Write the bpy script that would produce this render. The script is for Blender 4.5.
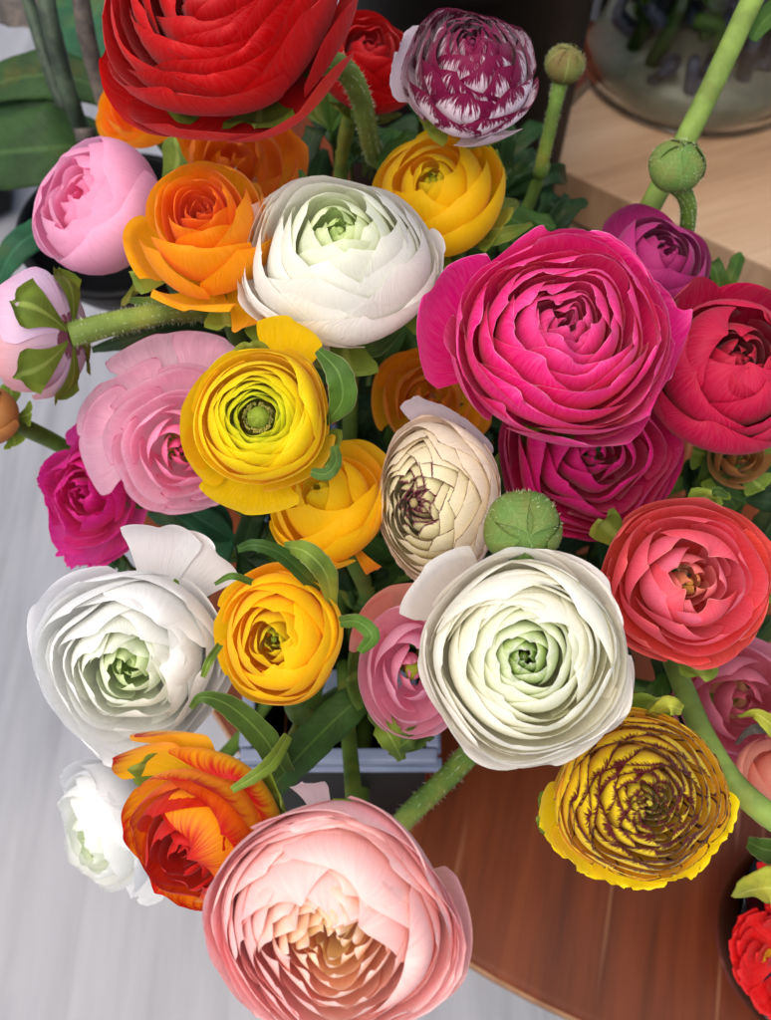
import bpy, math, random
import numpy as np
from mathutils import Vector, Matrix

for o in list(bpy.data.objects):
    bpy.data.objects.remove(o)
SC = bpy.context.scene
COL = SC.collection
PI = math.pi
# ------------------------------------------------------------ camera, sky, sun, exposure
CAM = Vector((0, 0, 0.55))
PITCH = math.radians(60)                       # below the horizon
FPX = 979.0                                    # focal length in photo pixels (photo 771 x 1020)
RIGHT = Vector((1, 0, 0))
FWD = Vector((0, math.cos(PITCH), -math.sin(PITCH)))
UP = Vector((0, math.sin(PITCH), math.cos(PITCH)))
cd = bpy.data.cameras.new('camera')
cam = bpy.data.objects.new('camera', cd)
COL.objects.link(cam)
cam.location = CAM
cam.rotation_euler = (math.radians(90) - PITCH, 0, 0)
cd.sensor_fit = 'VERTICAL'
cd.sensor_height = 36
cd.lens = 36 * FPX / 1020
cd.clip_start = 0.01
cd.clip_end = 200
cd.dof.use_dof = True
cd.dof.focus_distance = 0.30
cd.dof.aperture_fstop = 13
SC.camera = cam

SUN_EL, SUN_AZ = math.radians(66), math.radians(-140)     # high, from over the photographer's left shoulder
w = bpy.data.worlds.new('World')
SC.world = w
w.use_nodes = True
nt = w.node_tree
nt.nodes.clear()
wo = nt.nodes.new('ShaderNodeOutputWorld')
bg = nt.nodes.new('ShaderNodeBackground')
sky = nt.nodes.new('ShaderNodeTexSky')
sky.sky_type = 'NISHITA'
sky.sun_disc = False
sky.sun_elevation = SUN_EL
sky.sun_rotation = SUN_AZ
sky.air_density = 0.9
sky.dust_density = 4.0
sky.ozone_density = 0.6
bg.inputs[1].default_value = 0.12
nt.links.new(sky.outputs[0], bg.inputs[0])
nt.links.new(bg.outputs[0], wo.inputs[0])
sd = bpy.data.lights.new('sun', 'SUN')
sd.energy = 2.1
sd.angle = math.radians(85)
sd.color = (1.0, 0.955, 0.88)
sun = bpy.data.objects.new('sun', sd)
COL.objects.link(sun)
sdir = Vector((math.sin(SUN_AZ) * math.cos(SUN_EL), math.cos(SUN_AZ) * math.cos(SUN_EL), math.sin(SUN_EL)))
sun.rotation_euler = sdir.to_track_quat('Z', 'Y').to_euler()
SC.view_settings.view_transform = 'Standard'
SC.view_settings.look = 'None'
SC.view_settings.exposure = 0.52
SC.view_settings.gamma = 1.0
SC.cycles.use_denoising = True
SC.cycles.max_bounces = 12
SC.cycles.diffuse_bounces = 10
SC.cycles.transmission_bounces = 6
SC.cycles.transparent_max_bounces = 8


# ------------------------------------------------------------ helpers
def at(px, py, d):
    """photo pixel + depth in metres -> world point (authoring aid; everything gets a real depth and size)"""
    return CAM + FWD * d + RIGHT * ((px - 385.5) / FPX * d) + UP * ((510 - py) / FPX * d)


def on_z(px, py, z):
    """point of the plane of height z seen at a photo pixel"""
    v = FWD + RIGHT * ((px - 385.5) / FPX) + UP * ((510 - py) / FPX)
    k = (z - CAM.z) / v.z
    return CAM + v * k


def lin(c):
    out = []
    for x in c[:3]:
        x /= 255.0
        out.append(x / 12.92 if x <= .04045 else ((x + .055) / 1.055) ** 2.4)
    return tuple(out) + (1.0,)


def link(o, parent=None):
    COL.objects.link(o)
    if parent is not None:
        o.parent = parent
    return o


def tag(o, label=None, cat=None, group=None, kind=None):
    if label: o['label'] = label
    if cat: o['category'] = cat
    if group: o['group'] = group
    if kind: o['kind'] = kind
    return o


def thing(name, loc, label, cat, group=None):
    o = bpy.data.objects.new(name, None)
    o.empty_display_size = .01
    link(o)
    o.location = loc
    return tag(o, label, cat, group)


def mesh_obj(name, verts, faces, mat, parent=None, smooth=True, attrs=None):
    me = bpy.data.meshes.new(name)
    V = np.asarray(verts, dtype=float)
    if parent is not None:
        V = V - np.array(parent_origin(parent))
    me.from_pydata(V.tolist(), [], faces if isinstance(faces, list) else faces.tolist())
    if attrs:
        for k, a in attrs.items():
            at_ = me.attributes.new(k, 'FLOAT', 'POINT')
            at_.data.foreach_set('value', np.asarray(a, dtype=np.float32).ravel())
    if smooth:
        me.polygons.foreach_set('use_smooth', [True] * len(me.polygons))
    me.materials.append(mat)
    me.update()
    return link(bpy.data.objects.new(name, me), parent)


def parent_origin(p):
    v = Vector((0, 0, 0))
    while p is not None:
        v += p.location
        p = p.parent
    return v


def grid_faces(nu, nv, wrap=False):
    f = []
    n = nv if wrap else nv + 1
    for i in range(nu):
        for j in range(nv):
            j2 = (j + 1) % n
            f.append((i * n + j, i * n + j2, (i + 1) * n + j2, (i + 1) * n + j))
    return f


class MB:
    """collects shapes into one mesh"""
    def __init__(s): s.v = []; s.f = []
    def add(s, v, f):
        k = len(s.v)
        s.v += [tuple(x) for x in v]
        s.f += [tuple(i + k for i in q) for q in f]
        return s
    def build(s, name, mat, parent=None, smooth=True):
        return mesh_obj(name, s.v, s.f, mat, parent, smooth)


def catmull(pts, n):
    P = [Vector(p) for p in pts]
    P = [P[0] * 2 - P[1]] + P + [P[-1] * 2 - P[-2]]
    out = []
    segs = len(P) - 3
    for i in range(n + 1):
        x = i / n * segs
        k = min(int(x), segs - 1)
        t = x - k
        a, b, c, d = P[k:k + 4]
        out.append(.5 * ((2 * b) + (c - a) * t + (2 * a - 5 * b + 4 * c - d) * t * t + (3 * b - a - 3 * c + d) * t ** 3))
    return out


def tube(pts, rad, n=28, m=12, rough=0.0, seed=0):
    """round stem along a smooth path; rad is a number or a list along it"""
    C = catmull(pts, n)
    rs = np.interp(np.linspace(0, 1, n + 1), np.linspace(0, 1, len(rad)), rad) if isinstance(rad, (list, tuple)) else [rad] * (n + 1)
    rng = random.Random(seed)
    v, up = [], Vector((0.3, 0.2, 1)).normalized()
    for i, c in enumerate(C):
        t = (C[min(i + 1, n)] - C[max(i - 1, 0)]).normalized()
        x = up.cross(t)
        x = x.normalized() if x.length > 1e-4 else t.orthogonal().normalized()
        y = t.cross(x)
        up = y if False else up
        for j in range(m):
            a = 2 * PI * j / m
            r = rs[i] * (1 + rough * rng.uniform(-1, 1) + 0.04 * math.sin(3 * a + i * .1))
            v.append(c + x * (math.cos(a) * r) + y * (math.sin(a) * r))
    f = grid_faces(n, m, True)
    f.append(tuple(range(m - 1, -1, -1)))
    f.append(tuple(n * m + j for j in range(m)))
    return v, f


def box(c, s, rot=0.0, bev=0.0):
    """box centred at c, sizes s, turned about z, with chamfered edges"""
    import bmesh
    bm = bmesh.new()
    bmesh.ops.create_cube(bm, size=1)
    bmesh.ops.scale(bm, vec=s, verts=bm.verts)
    if bev:
        bmesh.ops.bevel(bm, geom=list(bm.edges), offset=bev, segments=2, affect='EDGES', profile=.6)
    bmesh.ops.rotate(bm, cent=(0, 0, 0), matrix=Matrix.Rotation(rot, 3, 'Z'), verts=bm.verts)
    bmesh.ops.translate(bm, vec=c, verts=bm.verts)
    bm.verts.index_update()
    v = [x.co.copy() for x in bm.verts]
    f = [tuple(q.index for q in p.verts) for p in bm.faces]
    bm.free()
    return v, f


def lathe(prof, c, n=64):
    v = []
    for r, z in prof:
        for j in range(n):
            a = 2 * PI * j / n
            v.append((c[0] + r * math.cos(a), c[1] + r * math.sin(a), c[2] + z))
    return v, grid_faces(len(prof) - 1, n, True)


# ------------------------------------------------------------ materials
def new_mat(name):
    m = bpy.data.materials.new(name)
    m.use_nodes = True
    t = m.node_tree
    t.nodes.clear()
    return m, t, t.nodes, t.links


def N(t, kind, **kw):
    n = t.nodes.new(kind)
    for k, v in kw.items():
        setattr(n, k, v)
    return n


def math_(t, op, a, b=None, c=None, clamp=False):
    n = N(t, 'ShaderNodeMath', operation=op, use_clamp=clamp)
    for i, x in enumerate((a, b, c)):
        if x is None: continue
        if isinstance(x, (int, float)): n.inputs[i].default_value = x
        else: t.links.new(x, n.inputs[i])
    return n.outputs[0]


def mix_(t, fac, a, b, blend='MIX'):
    n = N(t, 'ShaderNodeMix', data_type='RGBA', blend_type=blend)
    for i, x in ((0, fac), (6, a), (7, b)):
        if isinstance(x, (int, float)): n.inputs[i].default_value = x
        elif isinstance(x, tuple): n.inputs[i].default_value = x
        else: t.links.new(x, n.inputs[i])
    return n.outputs[2]


def ramp_(t, fac, stops, interp='LINEAR'):
    n = N(t, 'ShaderNodeValToRGB')
    n.color_ramp.interpolation = interp
    els = n.color_ramp.elements
    while len(els) < len(stops): els.new(0.5)
    for e, (p, c) in zip(els, stops):
        e.position = p
        e.color = c if len(c) == 4 else tuple(c) + (1,)
    t.links.new(fac, n.inputs[0])
    return n.outputs[0]


def sm(t, x, lo, hi):
    n = N(t, 'ShaderNodeMapRange', interpolation_type='SMOOTHSTEP')
    t.links.new(x, n.inputs[0])
    n.inputs[1].default_value = lo
    n.inputs[2].default_value = hi
    return n.outputs[0]


def attr(t, name):
    return N(t, 'ShaderNodeAttribute', attribute_name=name).outputs['Fac']


def noise(t, vec, scale, detail=3, rough=.55):
    n = N(t, 'ShaderNodeTexNoise')
    n.inputs['Scale'].default_value = scale
    n.inputs['Detail'].default_value = detail
    n.inputs['Roughness'].default_value = rough
    if vec is not None: t.links.new(vec, n.inputs['Vector'])
    return n.outputs[0]


def objco(t):
    return N(t, 'ShaderNodeTexCoord').outputs['Object']


def petal_mat(name, layers, base=None, tip=None, tipr=(.5, 1.0), edge=None, band=.10, jag=.0, jfreq=22, bandt=None, soft=.22,
              vein=.10, trans=.48, back=None, vary=.10, rough=.55, blotch=None, tipf=1.0, speck=(200, 160, 120), crumple=1.0):
    """petal colours: layers = stops from the flower's heart (0) to its outermost petals (1); base / tip = tint towards
    the claw / the margin of each petal; edge = coloured margin or painted rim highlight, jagged along the veins."""
    m, t, nd, ln = new_mat(name)
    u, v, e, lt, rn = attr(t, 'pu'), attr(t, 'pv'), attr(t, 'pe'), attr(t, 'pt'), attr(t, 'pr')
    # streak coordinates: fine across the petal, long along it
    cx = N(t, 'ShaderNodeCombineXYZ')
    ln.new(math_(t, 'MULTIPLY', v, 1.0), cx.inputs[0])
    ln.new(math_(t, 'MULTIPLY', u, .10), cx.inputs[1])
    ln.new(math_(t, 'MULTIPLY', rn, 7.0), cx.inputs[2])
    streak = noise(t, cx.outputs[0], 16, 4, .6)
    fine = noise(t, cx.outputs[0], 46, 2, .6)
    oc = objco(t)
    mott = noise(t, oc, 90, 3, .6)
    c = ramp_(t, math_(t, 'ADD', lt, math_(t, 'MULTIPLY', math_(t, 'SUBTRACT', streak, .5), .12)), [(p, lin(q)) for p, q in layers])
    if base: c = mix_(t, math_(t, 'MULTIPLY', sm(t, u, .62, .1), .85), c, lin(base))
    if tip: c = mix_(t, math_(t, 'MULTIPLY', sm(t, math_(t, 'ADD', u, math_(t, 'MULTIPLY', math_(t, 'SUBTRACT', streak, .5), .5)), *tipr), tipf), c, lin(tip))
    if back:
        geo = N(t, 'ShaderNodeNewGeometry')
        c = mix_(t, math_(t, 'MULTIPLY', geo.outputs['Backfacing'], .6), c, lin(back))
    if blotch:
        c = mix_(t, math_(t, 'MULTIPLY', sm(t, noise(t, oc, 38, 2, .5), .5, .72), .6), c, lin(blotch))
    # veins and mottle, each petal slightly different
    hs = N(t, 'ShaderNodeHueSaturation')
    val = math_(t, 'ADD', 1.0, math_(t, 'MULTIPLY', math_(t, 'SUBTRACT', math_(t, 'ADD', streak, math_(t, 'ADD', fine, mott)), 1.5), vein * 1.6))
    val = math_(t, 'ADD', val, math_(t, 'MULTIPLY', math_(t, 'SUBTRACT', rn, .5), vary))
    ln.new(val, hs.inputs['Value'])
    ln.new(math_(t, 'ADD', 1.0, math_(t, 'MULTIPLY', math_(t, 'SUBTRACT', fine, .5), -vein * 1.5)), hs.inputs['Saturation'])
    ln.new(c, hs.inputs['Color'])
    c = hs.outputs[0]
    spk = math_(t, 'MULTIPLY', sm(t, noise(t, oc, 330, 2, .6), .70, .78), math_(t, 'MULTIPLY', sm(t, noise(t, oc, 45, 1, .5), .5, .7), .45))
    c = mix_(t, spk, c, lin(speck), 'MULTIPLY')
    if edge:
        cj = N(t, 'ShaderNodeCombineXYZ')
        ln.new(v, cj.inputs[0])
        ln.new(math_(t, 'MULTIPLY', u, .25), cj.inputs[1])
        ln.new(math_(t, 'MULTIPLY', rn, 9.0), cj.inputs[2])
        j1 = noise(t, cj.outputs[0], jfreq, 3, .7)
        j0 = noise(t, cj.outputs[0], 3.0, 1, .5)
        bw = ramp_(t, lt, [(p, (q, q, q, 1)) for p, q in (bandt or [(0, band), (1, band)])])
        th = math_(t, 'MULTIPLY', bw, math_(t, 'ADD', 1.0, math_(t, 'ADD', math_(t, 'MULTIPLY', math_(t, 'SUBTRACT', j1, .5), jag * 3), math_(t, 'MULTIPLY', math_(t, 'SUBTRACT', j0, .5), jag * 2))))
        dd = math_(t, 'SUBTRACT', 1.0, e)
        k = math_(t, 'DIVIDE', math_(t, 'SUBTRACT', th, dd), math_(t, 'ADD', math_(t, 'MULTIPLY', bw, soft), .004), clamp=True)
        c = mix_(t, k, c, lin(edge))
    p = N(t, 'ShaderNodeBsdfPrincipled')
    ln.new(c, p.inputs['Base Color'])
    p.inputs['Roughness'].default_value = rough
    p.inputs['Specular IOR Level'].default_value = .28
    p.inputs['Sheen Weight'].default_value = .12
    p.inputs['Sheen Roughness'].default_value = .4
    b = N(t, 'ShaderNodeBump')
    b.inputs['Strength'].default_value = .30
    b.inputs['Distance'].default_value = .0010
    ln.new(math_(t, 'ADD', math_(t, 'MULTIPLY', streak, 1.5), math_(t, 'ADD', math_(t, 'MULTIPLY', fine, .5), math_(t, 'ADD', math_(t, 'MULTIPLY', mott, .5), math_(t, 'MULTIPLY', noise(t, oc, 34, 3, .55), 2.2 * crumple)))), b.inputs['Height'])
    ln.new(b.outputs[0], p.inputs['Normal'])
    tr = N(t, 'ShaderNodeBsdfTranslucent')
    ln.new(c, tr.inputs[0])
    mx = N(t, 'ShaderNodeMixShader')
    mx.inputs[0].default_value = trans
    ln.new(p.outputs[0], mx.inputs[1])
    ln.new(tr.outputs[0], mx.inputs[2])
    o = N(t, 'ShaderNodeOutputMaterial')
    ln.new(mx.outputs[0], o.inputs[0])
    return m


def leaf_mat(name, col, pale, edge=None, dark=None, trans=.25, rough=.45, scale=60, spec=.22, edgew=.95):
    m, t, nd, ln = new_mat(name)
    oc = objco(t)
    v, u = attr(t, 'pv'), attr(t, 'pu')
    n1 = noise(t, oc, scale, 4, .6)
    n2 = noise(t, oc, scale * 6, 2, .6)
    c = mix_(t, sm(t, n1, .3, .7), lin(col), lin(dark or tuple(x * .72 for x in col)))
    # side veins leaving the midrib
    av = math_(t, 'ABSOLUTE', v)
    w_ = math_(t, 'ABSOLUTE', math_(t, 'SINE', math_(t, 'MULTIPLY', math_(t, 'SUBTRACT', u, math_(t, 'MULTIPLY', av, .18)), 44.0)))
    veins = math_(t, 'MULTIPLY', sm(t, w_, .16, 0.0), .35)
    mid = sm(t, av, .09, .02)
    c = mix_(t, math_(t, 'MULTIPLY', math_(t, 'MAXIMUM', veins, mid), .55), c, lin(pale))
    if edge: c = mix_(t, math_(t, 'MULTIPLY', sm(t, math_(t, 'ADD', av, math_(t, 'MULTIPLY', n1, .12)), edgew, 1.06), .55), c, lin(edge))
    c = mix_(t, math_(t, 'MULTIPLY', n2, .12), c, lin(pale))
    c = mix_(t, math_(t, 'MULTIPLY', sm(t, noise(t, oc, 26, 3, .6), .52, .68), .45), c, lin((pale[0] * .85 + 30, pale[1] * .82, pale[2] * .55)))
    p = N(t, 'ShaderNodeBsdfPrincipled')
    ln.new(c, p.inputs['Base Color'])
    p.inputs['Roughness'].default_value = rough + .1
    p.inputs['Specular IOR Level'].default_value = spec
    b = N(t, 'ShaderNodeBump')
    b.inputs['Strength'].default_value = .5
    b.inputs['Distance'].default_value = .0012
    ln.new(math_(t, 'SUBTRACT', n1, math_(t, 'MULTIPLY', veins, 1.5)), b.inputs['Height'])
    ln.new(b.outputs[0], p.inputs['Normal'])
    tr = N(t, 'ShaderNodeBsdfTranslucent')
    ln.new(c, tr.inputs[0])
    mx = N(t, 'ShaderNodeMixShader')
    mx.inputs[0].default_value = trans
    ln.new(p.outputs[0], mx.inputs[1])
    ln.new(tr.outputs[0], mx.inputs[2])
    o = N(t, 'ShaderNodeOutputMaterial')
    ln.new(mx.outputs[0], o.inputs[0])
    return m


def simple_mat(name, a, b, scale=40, rough=.5, stretch=(1, 1, 1), bump=.2, bd=.001, metal=0, spec=.4, lohi=(.35, .65), detail=5, coat=0):
    m, t, nd, ln = new_mat(name)
    mp = N(t, 'ShaderNodeMapping')
    mp.inputs['Scale'].default_value = stretch
    ln.new(objco(t), mp.inputs[0])
    n1 = noise(t, mp.outputs[0], scale, detail, .6)
    c = mix_(t, sm(t, n1, *lohi), lin(a), lin(b))
    p = N(t, 'ShaderNodeBsdfPrincipled')
    ln.new(c, p.inputs['Base Color'])
    p.inputs['Roughness'].default_value = rough
    p.inputs['Metallic'].default_value = metal
    p.inputs['Specular IOR Level'].default_value = spec
    p.inputs['Coat Weight'].default_value = coat
    p.inputs['Coat Roughness'].default_value = .12
    bb = N(t, 'ShaderNodeBump')
    bb.inputs['Strength'].default_value = bump
    bb.inputs['Distance'].default_value = bd
    ln.new(n1, bb.inputs['Height'])
    ln.new(bb.outputs[0], p.inputs['Normal'])
    o = N(t, 'ShaderNodeOutputMaterial')
    ln.new(p.outputs[0], o.inputs[0])
    return m


def glass_mat(name, col=(240, 245, 242), rough=.03):
    m, t, nd, ln = new_mat(name)
    p = N(t, 'ShaderNodeBsdfPrincipled')
    p.inputs['Base Color'].default_value = lin(col)
    p.inputs['Transmission Weight'].default_value = 1
    p.inputs['Roughness'].default_value = rough
    p.inputs['IOR'].default_value = 1.45
    o = N(t, 'ShaderNodeOutputMaterial')
    ln.new(p.outputs[0], o.inputs[0])
    return m


M = {}
M['stem'] = leaf_mat('stem_green', (100, 132, 46), (150, 170, 100), rough=.5, trans=.08, scale=80)
M['stem_light'] = leaf_mat('stem_pale_green', (130, 156, 70), (160, 178, 100), rough=.5, trans=.08, scale=70)
M['stem_dark'] = leaf_mat('stem_dark_green', (54, 88, 30), (90, 120, 52), rough=.5, trans=.05, scale=90)
M['stem_brown'] = simple_mat('woody_stem', (58, 52, 50), (92, 82, 72), 120, .6)
M['stem_black'] = simple_mat('dark_green_cane', (34, 46, 34), (66, 80, 60), 90, .55)
M['sepal'] = leaf_mat('sepal_green', (120, 146, 46), (170, 190, 96), edge=(206, 210, 140), rough=.5, trans=.25)
M['sepal_dark'] = leaf_mat('sepal_deep_green', (84, 116, 42), (130, 156, 74), edge=(150, 170, 90), rough=.5, trans=.2)
M['bud'] = leaf_mat('bud_green', (92, 128, 60), (112, 142, 74), edge=(150, 160, 96), dark=(116, 124, 62), rough=.55, trans=.1, scale=120)
M['bud_brown'] = leaf_mat('bud_reddish_green', (110, 118, 58), (150, 160, 90), edge=(120, 80, 56), dark=(112, 72, 50), rough=.55, trans=.1, scale=70)
M['fuzz'] = simple_mat('fine_hairs', (190, 205, 160), (210, 220, 180), 40, .6)
M['leaf'] = leaf_mat('leaf_green', (62, 98, 32), (96, 132, 60), rough=.42, trans=.2, scale=50)
M['leaf_dark'] = leaf_mat('leaf_dark_green', (30, 58, 24), (52, 86, 40), rough=.4, trans=.15, scale=60)
M['leaf_shrub'] = leaf_mat('shrub_leaf', (44, 72, 32), (72, 100, 52), rough=.5, trans=.12, scale=40)
M['leaf_blue'] = leaf_mat('leaf_blue_green', (44, 98, 66), (72, 124, 90), rough=.5, trans=.2, scale=50)
M['leaf_edge'] = leaf_mat('leaf_pale_edged', (84, 122, 40), (130, 160, 80), edge=(210, 206, 150), rough=.45, trans=.25, scale=50)
M['leaf_yellow'] = leaf_mat('leaf_yellow_green', (192, 196, 62), (208, 210, 110), edge=(120, 130, 60), rough=.45, trans=.3)

# ------------------------------------------------------------ setting
floor_z = -0.62


def floor_material():
    m, t, nd, ln = new_mat('whitewashed_boards')
    co = objco(t)
    mp = N(t, 'ShaderNodeMapping')
    mp.inputs['Scale'].default_value = (14, 1.3, 1)
    ln.new(co, mp.inputs[0])
    g1 = noise(t, mp.outputs[0], 3.0, 6, .62)
    mp2 = N(t, 'ShaderNodeMapping')
    mp2.inputs['Scale'].default_value = (40, 3, 1)
    ln.new(co, mp2.inputs[0])
    g2 = noise(t, mp2.outputs[0], 2.5, 4, .6)
    big = noise(t, co, 1.6, 3, .5)
    c = ramp_(t, g1, [(.2, lin((112, 113, 117))), (.5, lin((136, 137, 142))), (.8, lin((153, 153, 158)))])
    c = mix_(t, math_(t, 'MULTIPLY', sm(t, g2, .45, .7), .35), c, lin((150, 148, 150)))
    c = mix_(t, math_(t, 'MULTIPLY', sm(t, big, .45, .7), .25), c, lin((176, 172, 170)))
    br = N(t, 'ShaderNodeTexBrick')
    br.inputs['Scale'].default_value = 1
    br.inputs['Brick Width'].default_value = 1.2
    br.inputs['Row Height'].default_value = .17
    br.inputs['Mortar Size'].default_value = .0025
    br.inputs['Mortar Smooth'].default_value = .3
    br.inputs['Color1'].default_value = (1, 1, 1, 1)
    br.inputs['Color2'].default_value = (.93, .93, .94, 1)
    br.inputs['Mortar'].default_value = (.86, .855, .85, 1)
    mp3 = N(t, 'ShaderNodeMapping')
    mp3.inputs['Rotation'].default_value = (0, 0, math.radians(90))
    ln.new(co, mp3.inputs[0])
    ln.new(mp3.outputs[0], br.inputs['Vector'])
    c = mix_(t, 1.0, c, br.outputs['Color'], 'MULTIPLY')
    p = N(t, 'ShaderNodeBsdfPrincipled')
    ln.new(c, p.inputs['Base Color'])
    p.inputs['Roughness'].default_value = .45
    o = N(t, 'ShaderNodeOutputMaterial')
    ln.new(p.outputs[0], o.inputs[0])
    return m


tag(mesh_obj('floor', [(-60, -60, floor_z), (60, -60, floor_z), (60, 60, floor_z), (-60, 60, floor_z)], [(0, 1, 2, 3)],
             floor_material(), smooth=False), kind='structure')


def wood_mat(name, a, b, cstreak, rot=0, scale=1.0, rough=.35, coat=.3, scratch=None, spec=.4):
    m, t, nd, ln = new_mat(name)
    co = objco(t)
    mp = N(t, 'ShaderNodeMapping')
    mp.inputs['Rotation'].default_value = (0, 0, rot)
    ln.new(co, mp.inputs[0])
    mp1 = N(t, 'ShaderNodeMapping')
    mp1.inputs['Scale'].default_value = (26 * scale, 2.2 * scale, 6 * scale)
    ln.new(mp.outputs[0], mp1.inputs[0])
    g = noise(t, mp1.outputs[0], 1.6, 7, .62)
    mp2 = N(t, 'ShaderNodeMapping')
    mp2.inputs['Scale'].default_value = (190 * scale, 8 * scale, 40 * scale)
    ln.new(mp.outputs[0], mp2.inputs[0])
    g2 = noise(t, mp2.outputs[0], 1.4, 4, .6)
    c = ramp_(t, g, [(.25, lin(b)), (.5, lin(a)), (.78, lin(cstreak))])
    c = mix_(t, math_(t, 'MULTIPLY', sm(t, g2, .5, .75), .4), c, lin(b))
    rg = rough
    if scratch:
        mp4 = N(t, 'ShaderNodeMapping')
        mp4.inputs['Scale'].default_value = (120, 5.0, 1)
        mp4.inputs['Rotation'].default_value = (0, 0, .12)
        ln.new(mp.outputs[0], mp4.inputs[0])
        g3 = noise(t, mp4.outputs[0], 1.0, 2, .5)
        k = math_(t, 'MULTIPLY', sm(t, g3, .60, .68), .6)
        c = mix_(t, k, c, lin(scratch))
    p = N(t, 'ShaderNodeBsdfPrincipled')
    ln.new(c, p.inputs['Base Color'])
    p.inputs['Roughness'].default_value = rough
    p.inputs['Specular IOR Level'].default_value = spec
    p.inputs['Coat Weight'].default_value = coat
    p.inputs['Coat Roughness'].default_value = .18
    b = N(t, 'ShaderNodeBump')
    b.inputs['Strength'].default_value = .15
    b.inputs['Distance'].default_value = .001
    ln.new(g2, b.inputs['Height'])
    ln.new(b.outputs[0], p.inputs['Normal'])
    o = N(t, 'ShaderNodeOutputMaterial')
    ln.new(p.outputs[0], o.inputs[0])
    return m


# round brown table: its rim passes through three points of the picture
p1, p2, p3 = on_z(466, 962, 0), on_z(570, 1018, 0), on_z(268, 790, 0)


def circle3(a, b, c):
    d = 2 * (a.x * (b.y - c.y) + b.x * (c.y - a.y) + c.x * (a.y - b.y))
    ux = ((a.x ** 2 + a.y ** 2) * (b.y - c.y) + (b.x ** 2 + b.y ** 2) * (c.y - a.y) + (c.x ** 2 + c.y ** 2) * (a.y - b.y)) / d
    uy = ((a.x ** 2 + a.y ** 2) * (c.x - b.x) + (b.x ** 2 + b.y ** 2) * (a.x - c.x) + (c.x ** 2 + c.y ** 2) * (b.x - a.x)) / d
    return ux, uy, math.hypot(a.x - ux, a.y - uy)


tx_, ty_, tr_ = circle3(p1, p2, p3)
print('TABLE', tx_, ty_, tr_)
tbl = thing('round_table', (tx_, ty_, floor_z), 'round brown wooden table top with a varnished scratched surface under the flowers', 'table')
M['table'] = wood_mat('brown_varnished_wood', (92, 40, 15), (56, 24, 9), (114, 56, 24), rot=.25, scratch=(150, 104, 72), coat=.03, rough=.4, spec=.12)
M['table_edge'] = wood_mat('worn_table_edge', (150, 110, 78), (110, 74, 48), (176, 140, 108), coat=0, rough=.6)
v, f = lathe([(0.0001, 0), (tr_ - .006, 0), (tr_ - .002, -.001), (tr_ - .0012, -.002)], (tx_, ty_, 0), 128)
mesh_obj('table_top', v, f, M['table'], tbl)
v, f = lathe([(tr_ - .0014, -.0022), (tr_, -.004), (tr_, -.017), (tr_ - .003, -.02), (.0001, -.02)], (tx_, ty_, 0), 128)
mesh_obj('table_rim', v, f, M['table_edge'], tbl)
v, f = lathe([(.03, -.02), (.028, -.5), (.16, -.6), (.17, -.62)], (tx_, ty_, 0), 32)
mesh_obj('pedestal', v, f, M['table'], tbl)


# ------------------------------------------------------------ petals
class Wob:
    """smooth pseudo-random function of two variables, shared by one flower so that nested petals do not cross"""
    def __init__(s, seed, k=6, fr=3.0):
        r = np.random.RandomState(seed)
        s.a = r.uniform(.3, 1, k); s.fx = r.randint(1, 2 + int(fr * 1.6), k); s.fy = r.uniform(-3, 3, k); s.p = r.uniform(0, 6.28, k)
        s.n = np.sum(np.abs(s.a))
    def __call__(s, x, y):
        o = 0
        for a, fx, fy, p in zip(s.a, s.fx, s.fy, s.p): o = o + a * np.sin(fx * x + fy * y + p)
        return o / s.n * 1.6


# t (0 = heart, 1 = outermost), rim radius, rim height, bulge (how far the petal swells outside its own rim)
TAB = {
    'ball': [(0, .02, .56, .16), (.15, .13, .64, .26), (.4, .36, .64, .36), (.7, .68, .44, .30), (.88, .90, .18, .16), (1, 1.0, -.05, .05)],
    'cup': [(0, .02, .36, .14), (.12, .12, .42, .20), (.35, .35, .48, .24), (.6, .60, .48, .20), (.82, .84, .42, .12), (1, 1.0, .30, .03)],
    'open': [(0, .20, .30, .10), (.2, .30, .35, .16), (.45, .46, .38, .20), (.7, .64, .42, .20), (.85, .78, .42, .17), (1, .98, .28, .02)],
    'bud': [(0, .03, .60, .16), (.3, .14, .74, .30), (.6, .28, .82, .44), (.85, .50, .74, .44), (1, .64, .62, .38)],
    'tight': [(0, .02, .64, .16), (.25, .14, .74, .30), (.6, .44, .70, .38), (.85, .74, .46, .28), (1, .90, .22, .14)],
    'rose': [(0, .02, .44, .14), (.12, .12, .50, .20), (.35, .32, .56, .24), (.6, .56, .54, .22), (.82, .80, .42, .15), (1, 1.0, .22, .02)],
}
FLOWERS = []


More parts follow.
